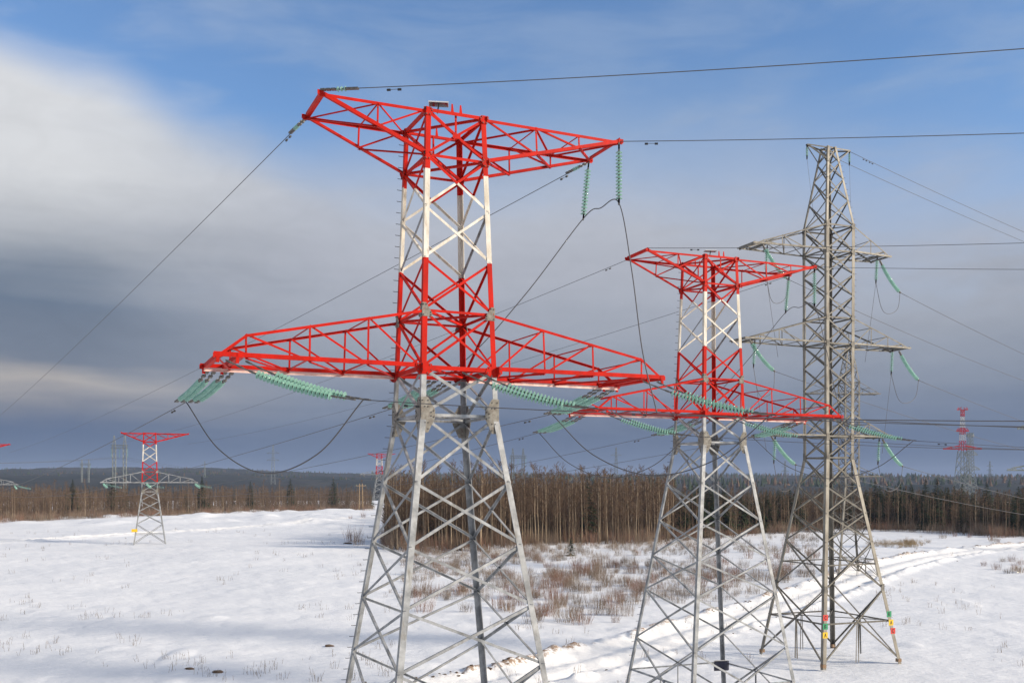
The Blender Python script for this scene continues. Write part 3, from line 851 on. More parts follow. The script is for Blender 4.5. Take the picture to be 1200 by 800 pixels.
def dress(T, who, Pf, thf, zf, seg):
    zc = LV['ch'] - .12; hv = hw(LV['ch'])[1]; V = ARM['vl']; ends = {}
    gI = 'glass insulator strings of the red pylons'; gC = 'conductors of the red pylon lines'
    for ph, u, v in (('left', -ARM['ll'] + .25, V), ('middle', .1, hv), ('right', ARM['lr'] - .25, V)):
        pos = {'left': 'left arm tip', 'middle': 'body at arm level', 'right': 'right arm tip'}[ph]
        e = None
        for j, du in enumerate((0.0, .62 if ph != 'right' else -.62)):
            word = 'outer' if j == 0 else 'inner'
            p = world(T, u + du, -v, zc); q = p + DN * 4.45 + Vector((-.2 * du, -.10 * du, -1.36))
            insulator(p, q, 1.15, .75, '%s green glass string sloping right from the %s front %s' % (word, who, pos), gI, .20, .145, seg)
            e = q if e is None else (e + q) / 2
        ends[ph, 'n'] = e
        dfar = (far_point(Pf, thf, u, zf) - world(T, u, v, zc)); dfar.z = 0; dfar.normalize(); ends[ph, 'd'] = dfar
        e = None
        for j, du in enumerate((0.0, .62 if ph != 'right' else -.62)):
            word = 'outer' if j == 0 else 'inner'
            p = world(T, u + du, v, zc); df2 = (dfar + Vector((-.04, -.01, 0))).normalized(); q = p + df2 * 3.8 + Vector((-.2 * du, 0, -.80))
            sp = Vector((df2.y, -df2.x, 0)) * .12
            insulator(p + sp, q + sp, .95, .45, '%s right-hand glass string behind the %s rear %s' % (word, who, pos), gI, .10, .10, seg)
            insulator(p - sp, q - sp, .95, .45, '%s left-hand glass string behind the %s rear %s' % (word, who, pos), gI, .10, .10, seg)
            e = q if e is None else (e + q) / 2
        ends[ph, 'f'] = e
        n = ends[ph, 'n']
        cable(para(n, DN, 62, .085, .0018), .0145, 'dark conductor leaving rightward from the %s front %s' % (who, pos), group=gC, dampers=(1.6,))
        cable(span(e, far_point(Pf, thf, u, zf), 2.9), .015, 'dark conductor running far back left from the %s rear %s' % (who, pos), group=gC, dampers=(2.0,))
        if ph != 'middle':
            lo = (n + e) / 2 + Vector((0, 0, -2.5))
            a = e.lerp(n, .22) + Vector((0, 0, -1.75)); b = e.lerp(n, .78) + Vector((0, 0, -1.75))
            cable(spline([e, a, lo, b, n]), .024, 'slack jumper loop hanging under the %s %s' % (who, pos), 'jumper_cable', 'jumper cable', gC)
    # hanging strings at the top right arm carry the middle jumper
    h = []
    for v, w in ((-ARM['vu'], 'front'), (ARM['vu'], 'rear')):
        p = world(T, ARM['ur'] - .05, v, LV['top'] - .12); q = p + Vector((-.0 if v < 0 else -.22, 0, -2.25))
        insulator(p, q, .22, .12, 'green glass string hanging straight down from the %s %s top arm corner' % (who, w), gI, 0, .135, seg)
        h.append(q)
    n = ends['middle', 'n'] + DN * 2.2 + Vector((0, 0, -.18)); f = ends['middle', 'f']
    cable(spline([n, n.lerp(h[0], .28) + Vector((-.10, 0, -.1)), n.lerp(h[0], .65) + Vector((.02, 0, 0)), h[0], (h[0] + h[1]) / 2 + Vector((0, 0, .12)), h[1], h[1].lerp(f, .3) + Vector((0, 0, -.75)), h[1].lerp(f, .62) + Vector((0, 0, -1.0)), f]),
          .022, 'thin jumper looping over the hanging glass strings of the %s' % who, 'jumper_cable', 'jumper cable', gC)
    # earth wires
    gE = 'earth wires on the arm tops'
    for u, dz, w in ((-ARM['ul'], .1, 'left'), (ARM['ur'], 0, 'right')) if T is T1 else ():
        p = world(T, u, -ARM['vu'], LV['top'] + dz)
        if w == 'left': insulator(p, p + DN * 1.3 + Vector((0, 0, -.08)), .5, .45, 'short earth wire chain at the %s top %s front tip' % (who, w), 'earth wire chains on the arm tips', 0, .09, 8)
        p = world(T, u, ARM['vu'], LV['top'] - .05); q = far_point(Pf, thf, u, zf + 7.8); dd = (q - p).normalized()
        insulator(p, p + dd * 1.6, .7, .4, 'short earth wire chain at the %s top %s rear tip' % (who, w), 'earth wire chains on the arm tips', 0, .08, 8)
    p = world(T, -ARM['ul'], -ARM['vu'], LV['top'] + .1)
    cable(para(p, DN, 62, .060, .0008), .016, 'thin earth wire leaving rightward from the %s top left arm' % who, 'earth_wire', 'earth wire', gE, (2.6,))
    p = world(T, ARM['ur'], -ARM['vu'], LV['top'])
    cable(para(p, DN, 62, .075, .0008), .016, 'thin earth wire leaving rightward from the %s top right arm' % who, 'earth_wire', 'earth wire', gE, (1.2,))
    for u, w, dz in ((-ARM['ul'], 'left', 0), (ARM['ur'], 'right', 0)):
        p = world(T, u, ARM['vu'], LV['top'] - .05); q = far_point(Pf, thf, u, zf + 7.8)
        cable(span(p, q, 1.3), .016, 'thin earth wire running far back left from the %s top %s arm' % (who, w), 'earth_wire', 'earth wire', gE, (1.8,))


dress(T1, 'nearest red pylon', P7, .36, f7.location.z + (LV['ch'] + 4.72 * S) - .6, 12)
dress(T2, 'second red pylon', P4, .35, f4.location.z + (LV['ch'] + 4.72 * S) - .6, 9)

# far strings on the two distant pylons (seen as pale slivers)
for nm, Pc, th, o in (('left snowfield pylon', P4, .35, f4), ('left edge pylon', P7, .36, f7)):
    Tt = dict(c=Pc, th=th); zc = o.location.z + LV['ch'] + 4.72 * S - CAMZ - .15
    for u, w in ((-ARM['ll'] + .4, 'left arm'), (-.6, 'body'), (ARM['lr'] - .4, 'right arm')):
        a = world(Tt, u, -1.2, zc); b = a + Vector((.55, -.80, -.22)).normalized() * 3.4
        insulator(a, b, .4, .3, 'pale glass string on the %s, towards the camera at the %s' % (nm, w), 'insulators on distant pylons', .1, .22, 6, spacing=.24)
        a = world(Tt, u, 1.2, zc); b = a + Vector((.92, .2, -.22)).normalized() * 3.6
        insulator(a, b, .4, .3, 'pale glass string on the %s, facing right at the %s' % (nm, w), 'insulators on distant pylons', .1, .22, 6, spacing=.24)

# grey pylon dressing
D3 = Vector((.75, .66, 0)).normalized()
def w3(u, v, z): return world(T3, u, v, z)
g3 = 'glass insulator strings of the grey pylon'; c3 = 'conductors of the grey pylon line'
ups = {'top': Z3['u'], 'middle': Z3['m'], 'bottom': Z3['l']}
for lv, (ul, ur) in (('top', (4.05, 3.0)), ('middle', (4.75, 4.15)), ('bottom', (3.6, 3.15))):
    for side, u in (('left', -ul * K3), ('right', ur * K3)):
        v = -.62 * K3 if side == 'left' else .0
        p = w3(u, v, ups[lv] - .1); q = p + D3 * 3.1 + Vector((0, 0, -2.0))
        insulator(p, q, .35, .25, 'green glass string sloping right from the grey pylon %s %s arm' % (lv, side), g3, .22, .15, 8)
        cable(para(q, D3, 110, .13, .00055), .02, 'dark conductor leaving rightward from the grey pylon %s %s arm' % (lv, side), group=c3)
        p2 = w3(u * (.78 if side == 'right' else .93), -.55 * K3, ups[lv] - .1); q2 = p2 + Vector((-.1, 0, -1.9))
        insulator(p2, q2, .2, .15, 'green glass string hanging straight from the grey pylon %s %s arm' % (lv, side), g3, 0, .15, 8)
        m = (q + q2) / 2 + Vector((0, 0, -2.0))
        cable(spline([q2, q2.lerp(m, .6) + Vector((-.15, 0, -.45)), m, q.lerp(m, .55) + Vector((.3, 0, -.35)), q]), .02, 'slack jumper loop under the grey pylon %s %s arm' % (lv, side), 'jumper_cable', 'jumper cable', c3)
        if lv != 'bottom':
            nx = 'middle' if lv == 'top' else 'bottom'
            e = w3(u * .86 + (.4 if side == 'left' else -1.6), -.6 * K3, ups[nx] - 1.2)
            cable(bend(q2, e, .1, 10), .014, 'thin downlead hanging below the grey pylon %s %s arm' % (lv, side), 'jumper_cable', 'jumper cable', c3)
for s, w in ((-1, 'left'), (1, 'right')):
    p = w3(s * 1.2 * K3, 0, Z3['top'] + .05)
    cable(para(p, Vector((.80, .60, 0)), 120, .085, .0004), .018, 'earth wire descending rightward from the grey pylon %s peak arm' % w, 'earth_wire', 'earth wire', c3, (2.0, 2.8))
    q = p + Vector((0, 0, -1.0)); insulator(p, q, .15, .1, 'short glass string hanging from the grey pylon %s peak arm' % w, g3, 0, .11, 6)
    e = w3(s * 1.05 * K3, -.3 * K3, Z3['U'] + .6); cable(bend(q, e, .02, 8), .010, 'thin downlead below the grey pylon %s peak arm' % w, 'jumper_cable', 'jumper cable', c3)

# ------------------------------------------------------------------ distant pylons
def lattice_col(mb, x, y, z0, z1, w0, w1, m, n=8, bw=.22):
    def C(k, z): f = (z - z0) / (z1 - z0); w = w0 + (w1 - w0) * f; return Vector((x + w * (1, 1, -1, -1)[k] / 2, y + w * (1, -1, -1, 1)[k] / 2, z))
    for k in range(4):
        tube(mb, [C(k, z0), C(k, z1)], bw / 2, m, 4)
        for i in range(n):
            a = z0 + (z1 - z0) * i / n; b = z0 + (z1 - z0) * (i + 1) / n
            tube(mb, [C(k, a), C((k + 1) % 4, b)], bw * .3, m, 3); tube(mb, [C((k + 1) % 4, a), C(k, b)], bw * .3, m, 3)


def three_arm(name, px, D, ytop, ybase, half, levels, red, label, scale=1.0, grp='distant pylons near the horizon'):
    X = (px - 600) / 1170.7 * D; zt = CAMZ + (570.8 - ytop) / 1170.7 * D; zb = H(X, D) if D < 700 else CAMZ + (570.8 - ybase) / 1170.7 * D
    r = empty(name, (X, D, zb), .15, label, 'power pylon', grp); Ht = zt - zb
    zs = [Ht * f for f in levels]
    b = MB(); wb = Ht * .19
    lattice_col(b, 0, 0, 0, zs[-1] - Ht * .04, wb, Ht * .075, 'farsteel', 8, .3 * scale); b.build('lower_body', r)
    n = 6
    for i in range(n):
        a = zs[-1] - Ht * .04 + (Ht - zs[-1] + Ht * .04) * i / n; c = zs[-1] - Ht * .04 + (Ht - zs[-1] + Ht * .04) * (i + 1) / n
        b = MB(); m = ('red' if i % 2 == (n - 1) % 2 else 'white') if red else 'farsteel'
        f0, f1 = i / n, (i + 1) / n
        lattice_col(b, 0, 0, a, c, Ht * (.075 - .03 * f0), Ht * (.075 - .03 * f1), m, 2, .3 * scale); b.build('body_section', r)
    for z, h in zip(zs, half):
        hl = h / 1170.7 * D
        for s in (-1, 1):
            b = MB(); m = 'red' if red else 'farsteel'
            for sy in (-1, 1):
                tube(b, [(s * Ht * .03, sy * .9, z), (s * hl, sy * .4, z)], .16 * scale, m, 4)
                tube(b, [(s * Ht * .03, sy * .9, z + Ht * .055), (s * hl * .8, sy * .5, z + Ht * .022), (s * hl, sy * .4, z)], .12 * scale, m, 4)
                for k in range(5): tube(b, [(s * (Ht * .03 + (hl - Ht * .03) * k / 5), sy * .8, z), (s * (Ht * .03 + (hl - Ht * .03) * (k + .8) / 5), sy * .7, z + Ht * .05 * (1 - k / 5.5))], .07 * scale, m, 3)
            b.build('crossarm', r)
    return r


def banded(px, D):
    X = (px - 600) / 1170.7 * D; k = D / 1170.7; zy = lambda y: CAMZ + (570.8 - y) * k
    zb = H(X, D); r = empty('power_pylon', (X, D, zb), .12, 'tall far pylon with red and white bands above the right wood', 'power pylon', 'distant pylons near the horizon')
    for y0, y1, w0, w1, m in ((479.5, 488, 4.0, 4.2, 'red'), (488, 501, 4.2, 5.4, 'white'), (501, 509, 5.4, 6.0, 'red'), (509, 516, 6.0, 6.8, 'white'), (516, 528, 6.8, 8.2, 'red')):
        b = MB(); lattice_col(b, 0, 0, zy(y1) - zb, zy(y0) - zb, w1 * k * .75, w0 * k * .75, m, 2, .11 if m == 'white' else .19); b.build('body_section', r)
    b = MB(); lattice_col(b, 0, 0, -.3, zy(528) - zb, 19 * k, 7.4 * k, 'farsteel', 7, .30); b.build('lower_body', r)
    for y, h, t in ((480, 5.8, 3), (505, 7.0, 4), (526, 23.5, 4)):
        for sg in (-1, 1):
            b = MB()
            for sy in (-1, 1):
                tube(b, [(sg * 3 * k, sy * 1.0, zy(y) - zb), (sg * h * k, sy * .4, zy(y) - zb)], .13, 'red', 4)
                tube(b, [(sg * 3 * k, sy * 1.0, zy(y - t) - zb), (sg * h * k, sy * .4, zy(y - .6) - zb)], .11, 'red', 4)
                for q in range(3):
                    f0, f1 = q / 3, (q + .9) / 3; x0 = 3 + (h - 3) * f0; x1 = 3 + (h - 3) * f1
                    tube(b, [(sg * x0 * k, sy * .9, zy(y) - zb), (sg * x1 * k, sy * .8, zy(y - t * (1 - f1)) - zb)], .07, 'red', 3)
            b.build('crossarm', r)


banded(1128, 390)
three_arm('power_pylon', 1137, 520, 507, 590, (4, 9, 12), (.95, .7, .5), False, 'dull grey pylon just right of the far banded pylon')
f6 = copy_tree(f4); D6 = 290 * S; f6.location = ((444.5 - 600) / 1170.7 * D6, D6, CAMZ + 9.74 * S - LV['top'] - 4.72 * S); f6.rotation_euler.z = .25
f6['label'] = 'far red topped pylon partly hidden behind the nearest red pylon left leg'
for k in list(f6.children):
    if k.name.startswith('sign_plate'): bpy.data.objects.remove(k)


def portal(px, D, ytop, w, label, legs=2, arms=True):
    X = (px - 600) / 1170.7 * D; zt = CAMZ + (570.8 - ytop) / 1170.7 * D; zb = float(base_h(np.array([X]), np.array([D]))[0]) - 1
    r = empty('portal_pylon', (X, D, zb), .2, label, 'power pylon', 'distant pylons near the horizon'); Ht = zt - zb; hwid = w / 1170.7 * D / 2; zb2 = Ht * .80
    for s in (-1, 1):
        b = MB(); lattice_col(b, s * hwid * .62, 0, 0, zb2, Ht * .035, Ht * .05, 'farsteel', 9, .34); b.build('mast', r)
        b = MB(); lattice_col(b, s * hwid * .62, 0, zb2, Ht, Ht * .05, Ht * .01, 'farsteel', 3, .26); b.build('peak', r)
    b = MB()
    for sy in (-1, 1):
        for dz in (0, Ht * .05): tube(b, [(-hwid, sy * .8, zb2 + dz), (hwid, sy * .8, zb2 + dz)], .2, 'farsteel', 4)
        for k in range(10):
            x0 = -hwid + 2 * hwid * k / 10; tube(b, [(x0, sy * .8, zb2), (x0 + hwid * .2, sy * .8, zb2 + Ht * .05)], .1, 'farsteel', 3)
    b.build('crossbeam', r)
    for k in range(3):
        b = MB(); tube(b, [((k - 1) * hwid * .95, 0, zb2), ((k - 1) * hwid * .95, 0, zb2 - Ht * .14)], .16, 'glass', 5); b.build('insulator', r)
    return (X, D, zb + zb2 - Ht * .14)


pa = portal(140, 760, 510, 19, 'distant portal pylon with two peaks left of the snowfield pylon')
pb = portal(100, 1150, 538, 12, 'smaller distant portal pylon at far left above the wood')
pc = portal(607, 900, 525, 20, 'distant portal pylon above the wood between the two red pylons')


def mast(px, D, ytop, label, arms=1):
    X = (px - 600) / 1170.7 * D; zt = CAMZ + (570.8 - ytop) / 1170.7 * D; zb = float(base_h(np.array([X]), np.array([D]))[0]) - 1; Ht = zt - zb
    r = empty('slim_pylon', (X, D, zb), .2, label, 'power pylon', 'distant pylons near the horizon')
    b = MB(); lattice_col(b, 0, 0, 0, Ht, Ht * .10, Ht * .02, 'farsteel', 12, .3); b.build('mast', r)
    for k in range(arms):
        b = MB(); z = Ht * (.82 - .15 * k); tube(b, [(-Ht * .13, 0, z), (Ht * .13, 0, z)], .2, 'farsteel', 4); tube(b, [(-Ht * .13, 0, z), (0, 0, z + Ht * .06), (Ht * .13, 0, z)], .12, 'farsteel', 4); b.build('crossarm', r)


mast(320, 1100, 521, 'slim distant mast above the wood left of the nearest pylon', 2)
mast(722, 1200, 524, 'slim distant mast above the wood beside the second red pylon')
mast(1160, 1300, 540, 'faint slim mast on the horizon at far right', 3)
mast(920, 1150, 540, 'faint slim mast on the horizon between the red and grey pylons', 2)
mast(240, 1500, 540, 'faint slim mast on the horizon right of the snowfield pylon', 1)

# right-edge pylon arm tips: a pylon just outside the picture
X = (1217 - 600) / 1170.7 * 120
re = three_arm('power_pylon', 1222, 170, 498, 600, (31, 44), (.97, .64), False, 'grey pylon at the right picture edge showing only its left arm tips', .6, None)
# horizon lines between far pylons
def fl(p, q, sag, label): cable(bend(p, q, sag, 24), .05, label, 'power_cable', 'power cable', 'distant wires near the horizon')
for i, dx in enumerate((-6, 0, 6)):
    fl((pa[0] + dx, pa[1], pa[2]), (pc[0] + dx, pc[1], pc[2]), 16, 'faint far wire strung between the distant portal pylons')
    fl((pa[0] + dx, pa[1], pa[2]), (-480 + dx, 420, 46), 12, 'faint far wire leaving the left portal pylon leftward')
for i, (y0, y1) in enumerate(((503, 498), (512, 505), (541, 536))):
    a = Vector(((1010 - 600) / 1170.7 * 140, 140, CAMZ + (570.8 - y0) / 1170.7 * 140)); b = Vector((120, 150, CAMZ + (570.8 - y1) / 1170.7 * 150))
# wooden H pole far left of the nearest pylon
mb = MB(); wood = mat('pole_wood', (.42, .30, .17), .8, 0, .3, 3); MT['wood'] = wood
D = 430; X = (423 - 600) / 1170.7 * D; r = empty('utility_pole', (X, D, H(X, D)), .1, 'pale wooden twin pole at the wood edge beside the nearest pylon', 'utility pole')
for s in (-1, 1): b = MB(); tube(b, [(s * .85, 0, -.3), (s * .6, 0, 11.5)], .2, 'wood', 6, True, .15); b.build('pole', r)
b = MB(); box(b, (0, 0, 10.6), (2.2, 0, 0), (0, .1, 0), (0, 0, .12), 'wood'); b.build('crossbar', r)
for s in (-1.9, 0, 1.9): b = MB(); tube(b, [(s, 0, 10.7), (s, 0, 11.05)], .08, 'glass', 6); b.build('insulator', r)

# ------------------------------------------------------------------ trees
MT['bark_pale'] = mat('pale_bark', (.34, .265, .18), .85, 0, 0, 1.2, .2, (.21, .165, .115), streak=(1, 1, .35))
MT['bark_brown'] = mat('brown_bark', (.19, .14, .09), .9, 0, 0, 1.2, .2, (.10, .072, .05), streak=(1, 1, .3))
MT['twig'] = mat('bare_twigs', (.165, .11, .073), .9, 0, 0, .5, .15, (.10, .066, .047))
MT['twig_red'] = mat('reddish_twigs', (.27, .145, .10), .9, 0, 0, .8, .15, (.19, .12, .09))
MT['needle'] = mat('spruce_needles', (.055, .078, .034), .85, 0, 0, .7, .2, (.026, .042, .022))
MT['straw'] = mat('dry_straw', (.36, .26, .14), .9, 0, .4, 2.0)
MT['weed'] = mat('dry_weed', (.27, .205, .15), .9, 0, .4, 2.0)
MT['earth'] = mat('frozen_earth', (.15, .10, .068), .95, 0, .5, 6.0)


def stick(V, F, p0, p1, r0, r1, n=3):
    d = p1 - p0; L = np.linalg.norm(d) + 1e-9; d = d / L
    u = np.array([0, 0, 1.]) if abs(d[2]) < .9 else np.array([1., 0, 0]); a = np.cross(d, u); a /= np.linalg.norm(a); b = np.cross(d, a)
    k = len(V); ang = np.arange(n) * 6.2832 / n
    for p, r in ((p0, r0), (p1, r1)):
        for t in ang: V.append(p + a * r * math.cos(t) + b * r * math.sin(t))
    for i in range(n): F.append((k + i, k + (i + 1) % n, k + n + (i + 1) % n, k + n + i))


def bare_tree(h, rng, nb=34, sub=3, tw=.012, lo=.30):
    V, F = [], []; TV, TF = [], []; lean = rng.normal(0, .02, 2); pts = []
    for i in range(6):
        f = i / 5; pts.append(np.array([lean[0] * h * f + rng.normal(0, .05), lean[1] * h * f + rng.normal(0, .05), h * f - (.3 if i == 0 else 0)]))
    r0 = h * .0095
    for i in range(5): stick(TV, TF, pts[i], pts[i + 1], r0 * (1 - .17 * i), r0 * (1 - .17 * (i + 1)) + .006, 5)
    for _ in range(nb):
        f = lo + (1 - lo) * rng.random() ** .8; g = f * 5; i = min(4, int(g)); p = pts[i] + (pts[i + 1] - pts[i]) * (g - i)
        a = rng.random() * 6.2832; up = rng.uniform(.7, 1.7); L = h * rng.uniform(.08, .18) * (1.2 - .88 * f)
        d = np.array([math.cos(a), math.sin(a), up]); d /= np.linalg.norm(d); q = p + d * L
        stick(V, F, p, q, tw * 2.2, tw)
        for _ in range(sub):
            s = rng.uniform(.3, 1.0); b0 = p + d * L * s; e = d + rng.normal(0, .45, 3); e[2] = abs(e[2]) * .8 + .25; e /= np.linalg.norm(e)
            stick(V, F, b0, b0 + e * L * rng.uniform(.3, .65), tw * 1.1, tw * .6)
    return (np.array(TV), np.array(TF)), (np.array(V), np.array(F))


def spruce(h, rng, rich=1.0):
    """tapered trunk and drooping whorled boughs made of many ragged needle sprays"""
    TV, TF = [], []; stick(TV, TF, np.array([0, 0, -.3]), np.array([0, 0, h * .98]), h * .013, .02, 5)
    V, F = [], []; n = int(h * 9 * rich)
    for k in range(n):
        f = (k + rng.random()) / n; z = h * (.05 + .95 * f); L = h * .24 * (1 - f) ** .8 * rng.uniform(.65, 1.15) + .1
        for _ in range(4):
            a = rng.random() * 6.2832; d = np.array([math.cos(a), math.sin(a), -.28 + .5 * f]); s = np.array([-math.sin(a), math.cos(a), 0])
            for j in range(3):
                t0 = .12 + .3 * j; c = np.array([0, 0, z]) + d * L * t0; w = L * .26 * (1.25 - t0) + .05; tip = c + d * L * .42 + np.array([0, 0, -.06 * L]) + rng.normal(0, .05, 3)
                m = (c + tip) / 2; i = len(V); V += [c, m + s * w + np.array([0, 0, -.12 * L * rng.random()]), tip, m - s * w + np.array([0, 0, -.12 * L * rng.random()])]; F.append((i, i + 1, i + 2, i + 3))
    return (np.array(TV), np.array(TF)), (np.array(V), np.array(F))


def shrub(h, rng, n=26, spread=.5):
    V, F = [], []
    for _ in range(n):
        a = rng.random() * 6.2832; r = rng.random() ** .7 * spread * .7; p = np.array([r * math.cos(a), r * math.sin(a), -.15]); L = h * rng.uniform(.5, 1.05)
        d = np.array([math.cos(a) * .28 * rng.random() + rng.normal(0, .07), math.sin(a) * .28 * rng.random() + rng.normal(0, .07), 1]); q = p + d * L * .55
        d2 = d + rng.normal(0, .12, 3); e = q + d2 * L * .45
        stick(V, F, p, q, .011, .008); stick(V, F, q, e, .008, .004)
        for _ in range(3):
            s = p + (q - p) * rng.uniform(.4, 1); t = rng.normal(0, .3, 3); t[2] = .8; stick(V, F, s, s + t * L * .28, .006, .003)
    return np.array(V), np.array(F)


def edge_dist(px):
    return float(np.interp(px, [-150, 0, 100, 200, 300, 395, 440, 452, 560, 640, 760, 830, 900, 1000, 1100, 1200, 1350],
                           [300, 288, 318, 345, 392, 430, 430, 168, 166, 182, 190, 205, 222, 238, 228, 205, 195]))


trng = np.random.default_rng(5)
PROTO = []
for k in range(9):
    h = 12.0; (tv, tf), (v, f) = bare_tree(h, trng, 46 + 6 * (k % 3), 6, .011, .20 + .05 * (k % 4))
    PROTO.append((np_mesh('trunk', tv, tf, [MT['bark_pale' if k % 3 != 1 else 'bark_brown']]), np_mesh('crown', v, f, [MT['twig']])))
SPR = []
for k in range(5):
    (tv, tf), (v, f) = spruce(11.0, trng, 1.0); SPR.append((np_mesh('trunk', tv, tf, [MT['bark_brown']]), np_mesh('crown', v, f, [MT['needle']], False)))


def tree(name, proto, x, y, h, h0, label, cat, group):
    o = empty(name, (x, y, H(x, y)), random.random() * 6.28, label, cat, group); s = h / h0; o.scale = (s * random.uniform(.85, 1.25), s * random.uniform(.85, 1.25), s)
    for nm, me in zip(('trunk', 'crown'), proto): link(nm, me, o)
    return o


TREE_ZONES = [
    (-20, 435, 62, (6, 13), 'bare young tree along the far left edge of the snowfield', 'trees along the left wood edge'),
    (450, 600, 62, (9.5, 14.8), 'slim bare tree in the wood seen through the nearest pylon legs', 'trees behind the nearest pylon'),
    (600, 790, 85, (10, 14.8), 'slim bare tree at the front of the wood between the red pylons', 'trees between the red pylons'),
    (790, 1000, 45, (7, 11), 'bare young tree in the wood behind the second and grey pylons', 'trees behind the grey pylon'),
    (1000, 1215, 62, (5.5, 10.5), 'bare young tree along the right edge of the snowfield', 'trees along the right wood edge')]
for a, b, n, (h0, h1), lab, grp in TREE_ZONES:
    for i in range(n):
        px = a + (b - a) * (i + random.random()) / n; D = edge_dist(px) + random.random() ** 1.5 * 22
        tree('bare_tree', random.choice(PROTO if 440 < px < 800 else PROTO[1::3] + PROTO[2::6]), (px - 600) / 1170.7 * D, D, random.uniform(h0, h1), 12.0, lab, 'bare tree', grp)
# spruces
SPZ = [(800, 860, 10, 4, 'dark spruce behind the second red pylon right leg', 'spruces behind the second pylon', (9, 12.5)),
       (868, 940, 12, 9, 'dark spruce in the wood between the second and grey pylons', 'spruces left of the grey pylon', (8, 11)),
       (1012, 1100, 22, 13, 'dark spruce at the right wood edge left of the banded far pylon', 'spruces right of the grey pylon', (8, 12.5)),
       (1100, 1215, 14, 14, 'dark spruce at the right wood edge near the picture edge', 'spruces at the right edge', (7.5, 12)),
       (60, 420, 6, 20, 'lone dark conifer rising out of the left wood', 'conifers in the left wood', (11, 15)),
       (560, 605, 3, 14, 'dark spruce seen through the nearest pylon right leg', 'spruces behind the nearest pylon', (7, 9))]
for a, b, n, dd, lab, grp, (h0, h1) in SPZ:
    for i in range(n):
        px = a + (b - a) * (i + random.random()) / n; D = edge_dist(px) + dd + random.random() * 16
        tree('spruce', random.choice(SPR), (px - 600) / 1170.7 * D, D, random.uniform(h0, h1), 11.0, lab, 'spruce', grp)
(tv, tf), (v, f) = spruce(2.6, trng, 1.3); YP = (np_mesh('trunk', tv, tf, [MT['bark_brown']]), np_mesh('crown', v, f, [MT['needle']], False))
tree('young_spruce', YP, (669 - 600) / 1170.7 * 158, 158, 2.8, 2.6, 'small green spruce alone among bare shrubs in the clearing', 'spruce', None)

# shrubs in the clearing
SH = [np_mesh('shrub', *shrub(2.2, trng, 30 + 5 * k, .8 + .15 * k), [MT['twig_red' if k % 2 == 0 else 'weed']]) for k in range(6)]
SHZ = [(615, 735, 642, 732, 70, 'reddish bare bush in the clearing between the red pylons', 'bushes between the red pylons', (.6, 1.3)),
       (735, 800, 640, 705, 24, 'reddish bare bush showing through the second pylon left leg', 'bushes at the second pylon', (.5, 1.1)),
       (800, 960, 640, 690, 60, 'reddish bare bush behind the second pylon beyond the track', 'bushes beyond the track', (.6, 1.2)),
       (480, 610, 645, 720, 34, 'bare bush seen through the nearest pylon legs', 'bushes behind the nearest pylon', (.7, 1.2)),
       (1148, 1200, 655, 672, 9, 'tawny bare bush on the right snow slope', 'bushes on the right slope', (.6, .9)),
       (1085, 1190, 628, 640, 8, 'low bare bush before the right wood', 'bushes before the right wood', (.5, .9)),
       (404, 436, 606, 642, 4, 'tall thin bare bush beside the nearest pylon left leg', 'bushes left of the nearest pylon', (1.0, 2.2))]


def depth_at(px, y):
    D = 60.0
    for _ in range(60):
        X = (px - 600) / 1170.7 * D; D = .5 * D + .5 * 1170.7 * (CAMZ - float(base_h(np.array([X]), np.array([D]))[0])) / max(1, y - 570.8)
    return D


for a, b, y0, y1, n, lab, grp, (s0, s1) in SHZ:
    for i in range(n):
        px = random.uniform(a, b); y = random.uniform(y0, y1); D = depth_at(px, y); X = (px - 600) / 1170.7 * D
        if D > edge_dist(px) - 2: D = edge_dist(px) - 2 - random.random() * 8; X = (px - 600) / 1170.7 * D
        if abs(float(sdist(np.array([X]), np.array([D]), ROADS)[0])) < 5.5: continue
        o = link('bare_bush', random.choice(SH)); o.location = (X, D, H(X, D)); o.rotation_euler.z = random.random() * 6.28
        s = random.uniform(s0, s1); o.scale = (s * random.uniform(.8, 1.2), s * random.uniform(.8, 1.2), s * random.uniform(.7, 1.0)); tag(o, lab, 'bush', grp)

# ---- masses nobody could count, each one object
def merge(name, items, label, mats):
    Vs, Fs, Mi = [], [], []; k = 0
    for V, F, m in items: Vs.append(V); Fs.append(F + k); Mi.append(np.full(len(F), m)); k += len(V)
    o = link(name, np_mesh(name, np.concatenate(Vs), np.concatenate(Fs), mats, False, np.concatenate(Mi))); tag(o, label, None, None, 'stuff'); return o


def xf(V, x, y, z, s, rz, sz=None):
    c, si = math.cos(rz), math.sin(rz); sz = sz or s
    return np.stack([(V[:, 0] * c - V[:, 1] * si) * s + x, (V[:, 0] * si + V[:, 1] * c) * s + y, V[:, 2] * sz + z], 1)


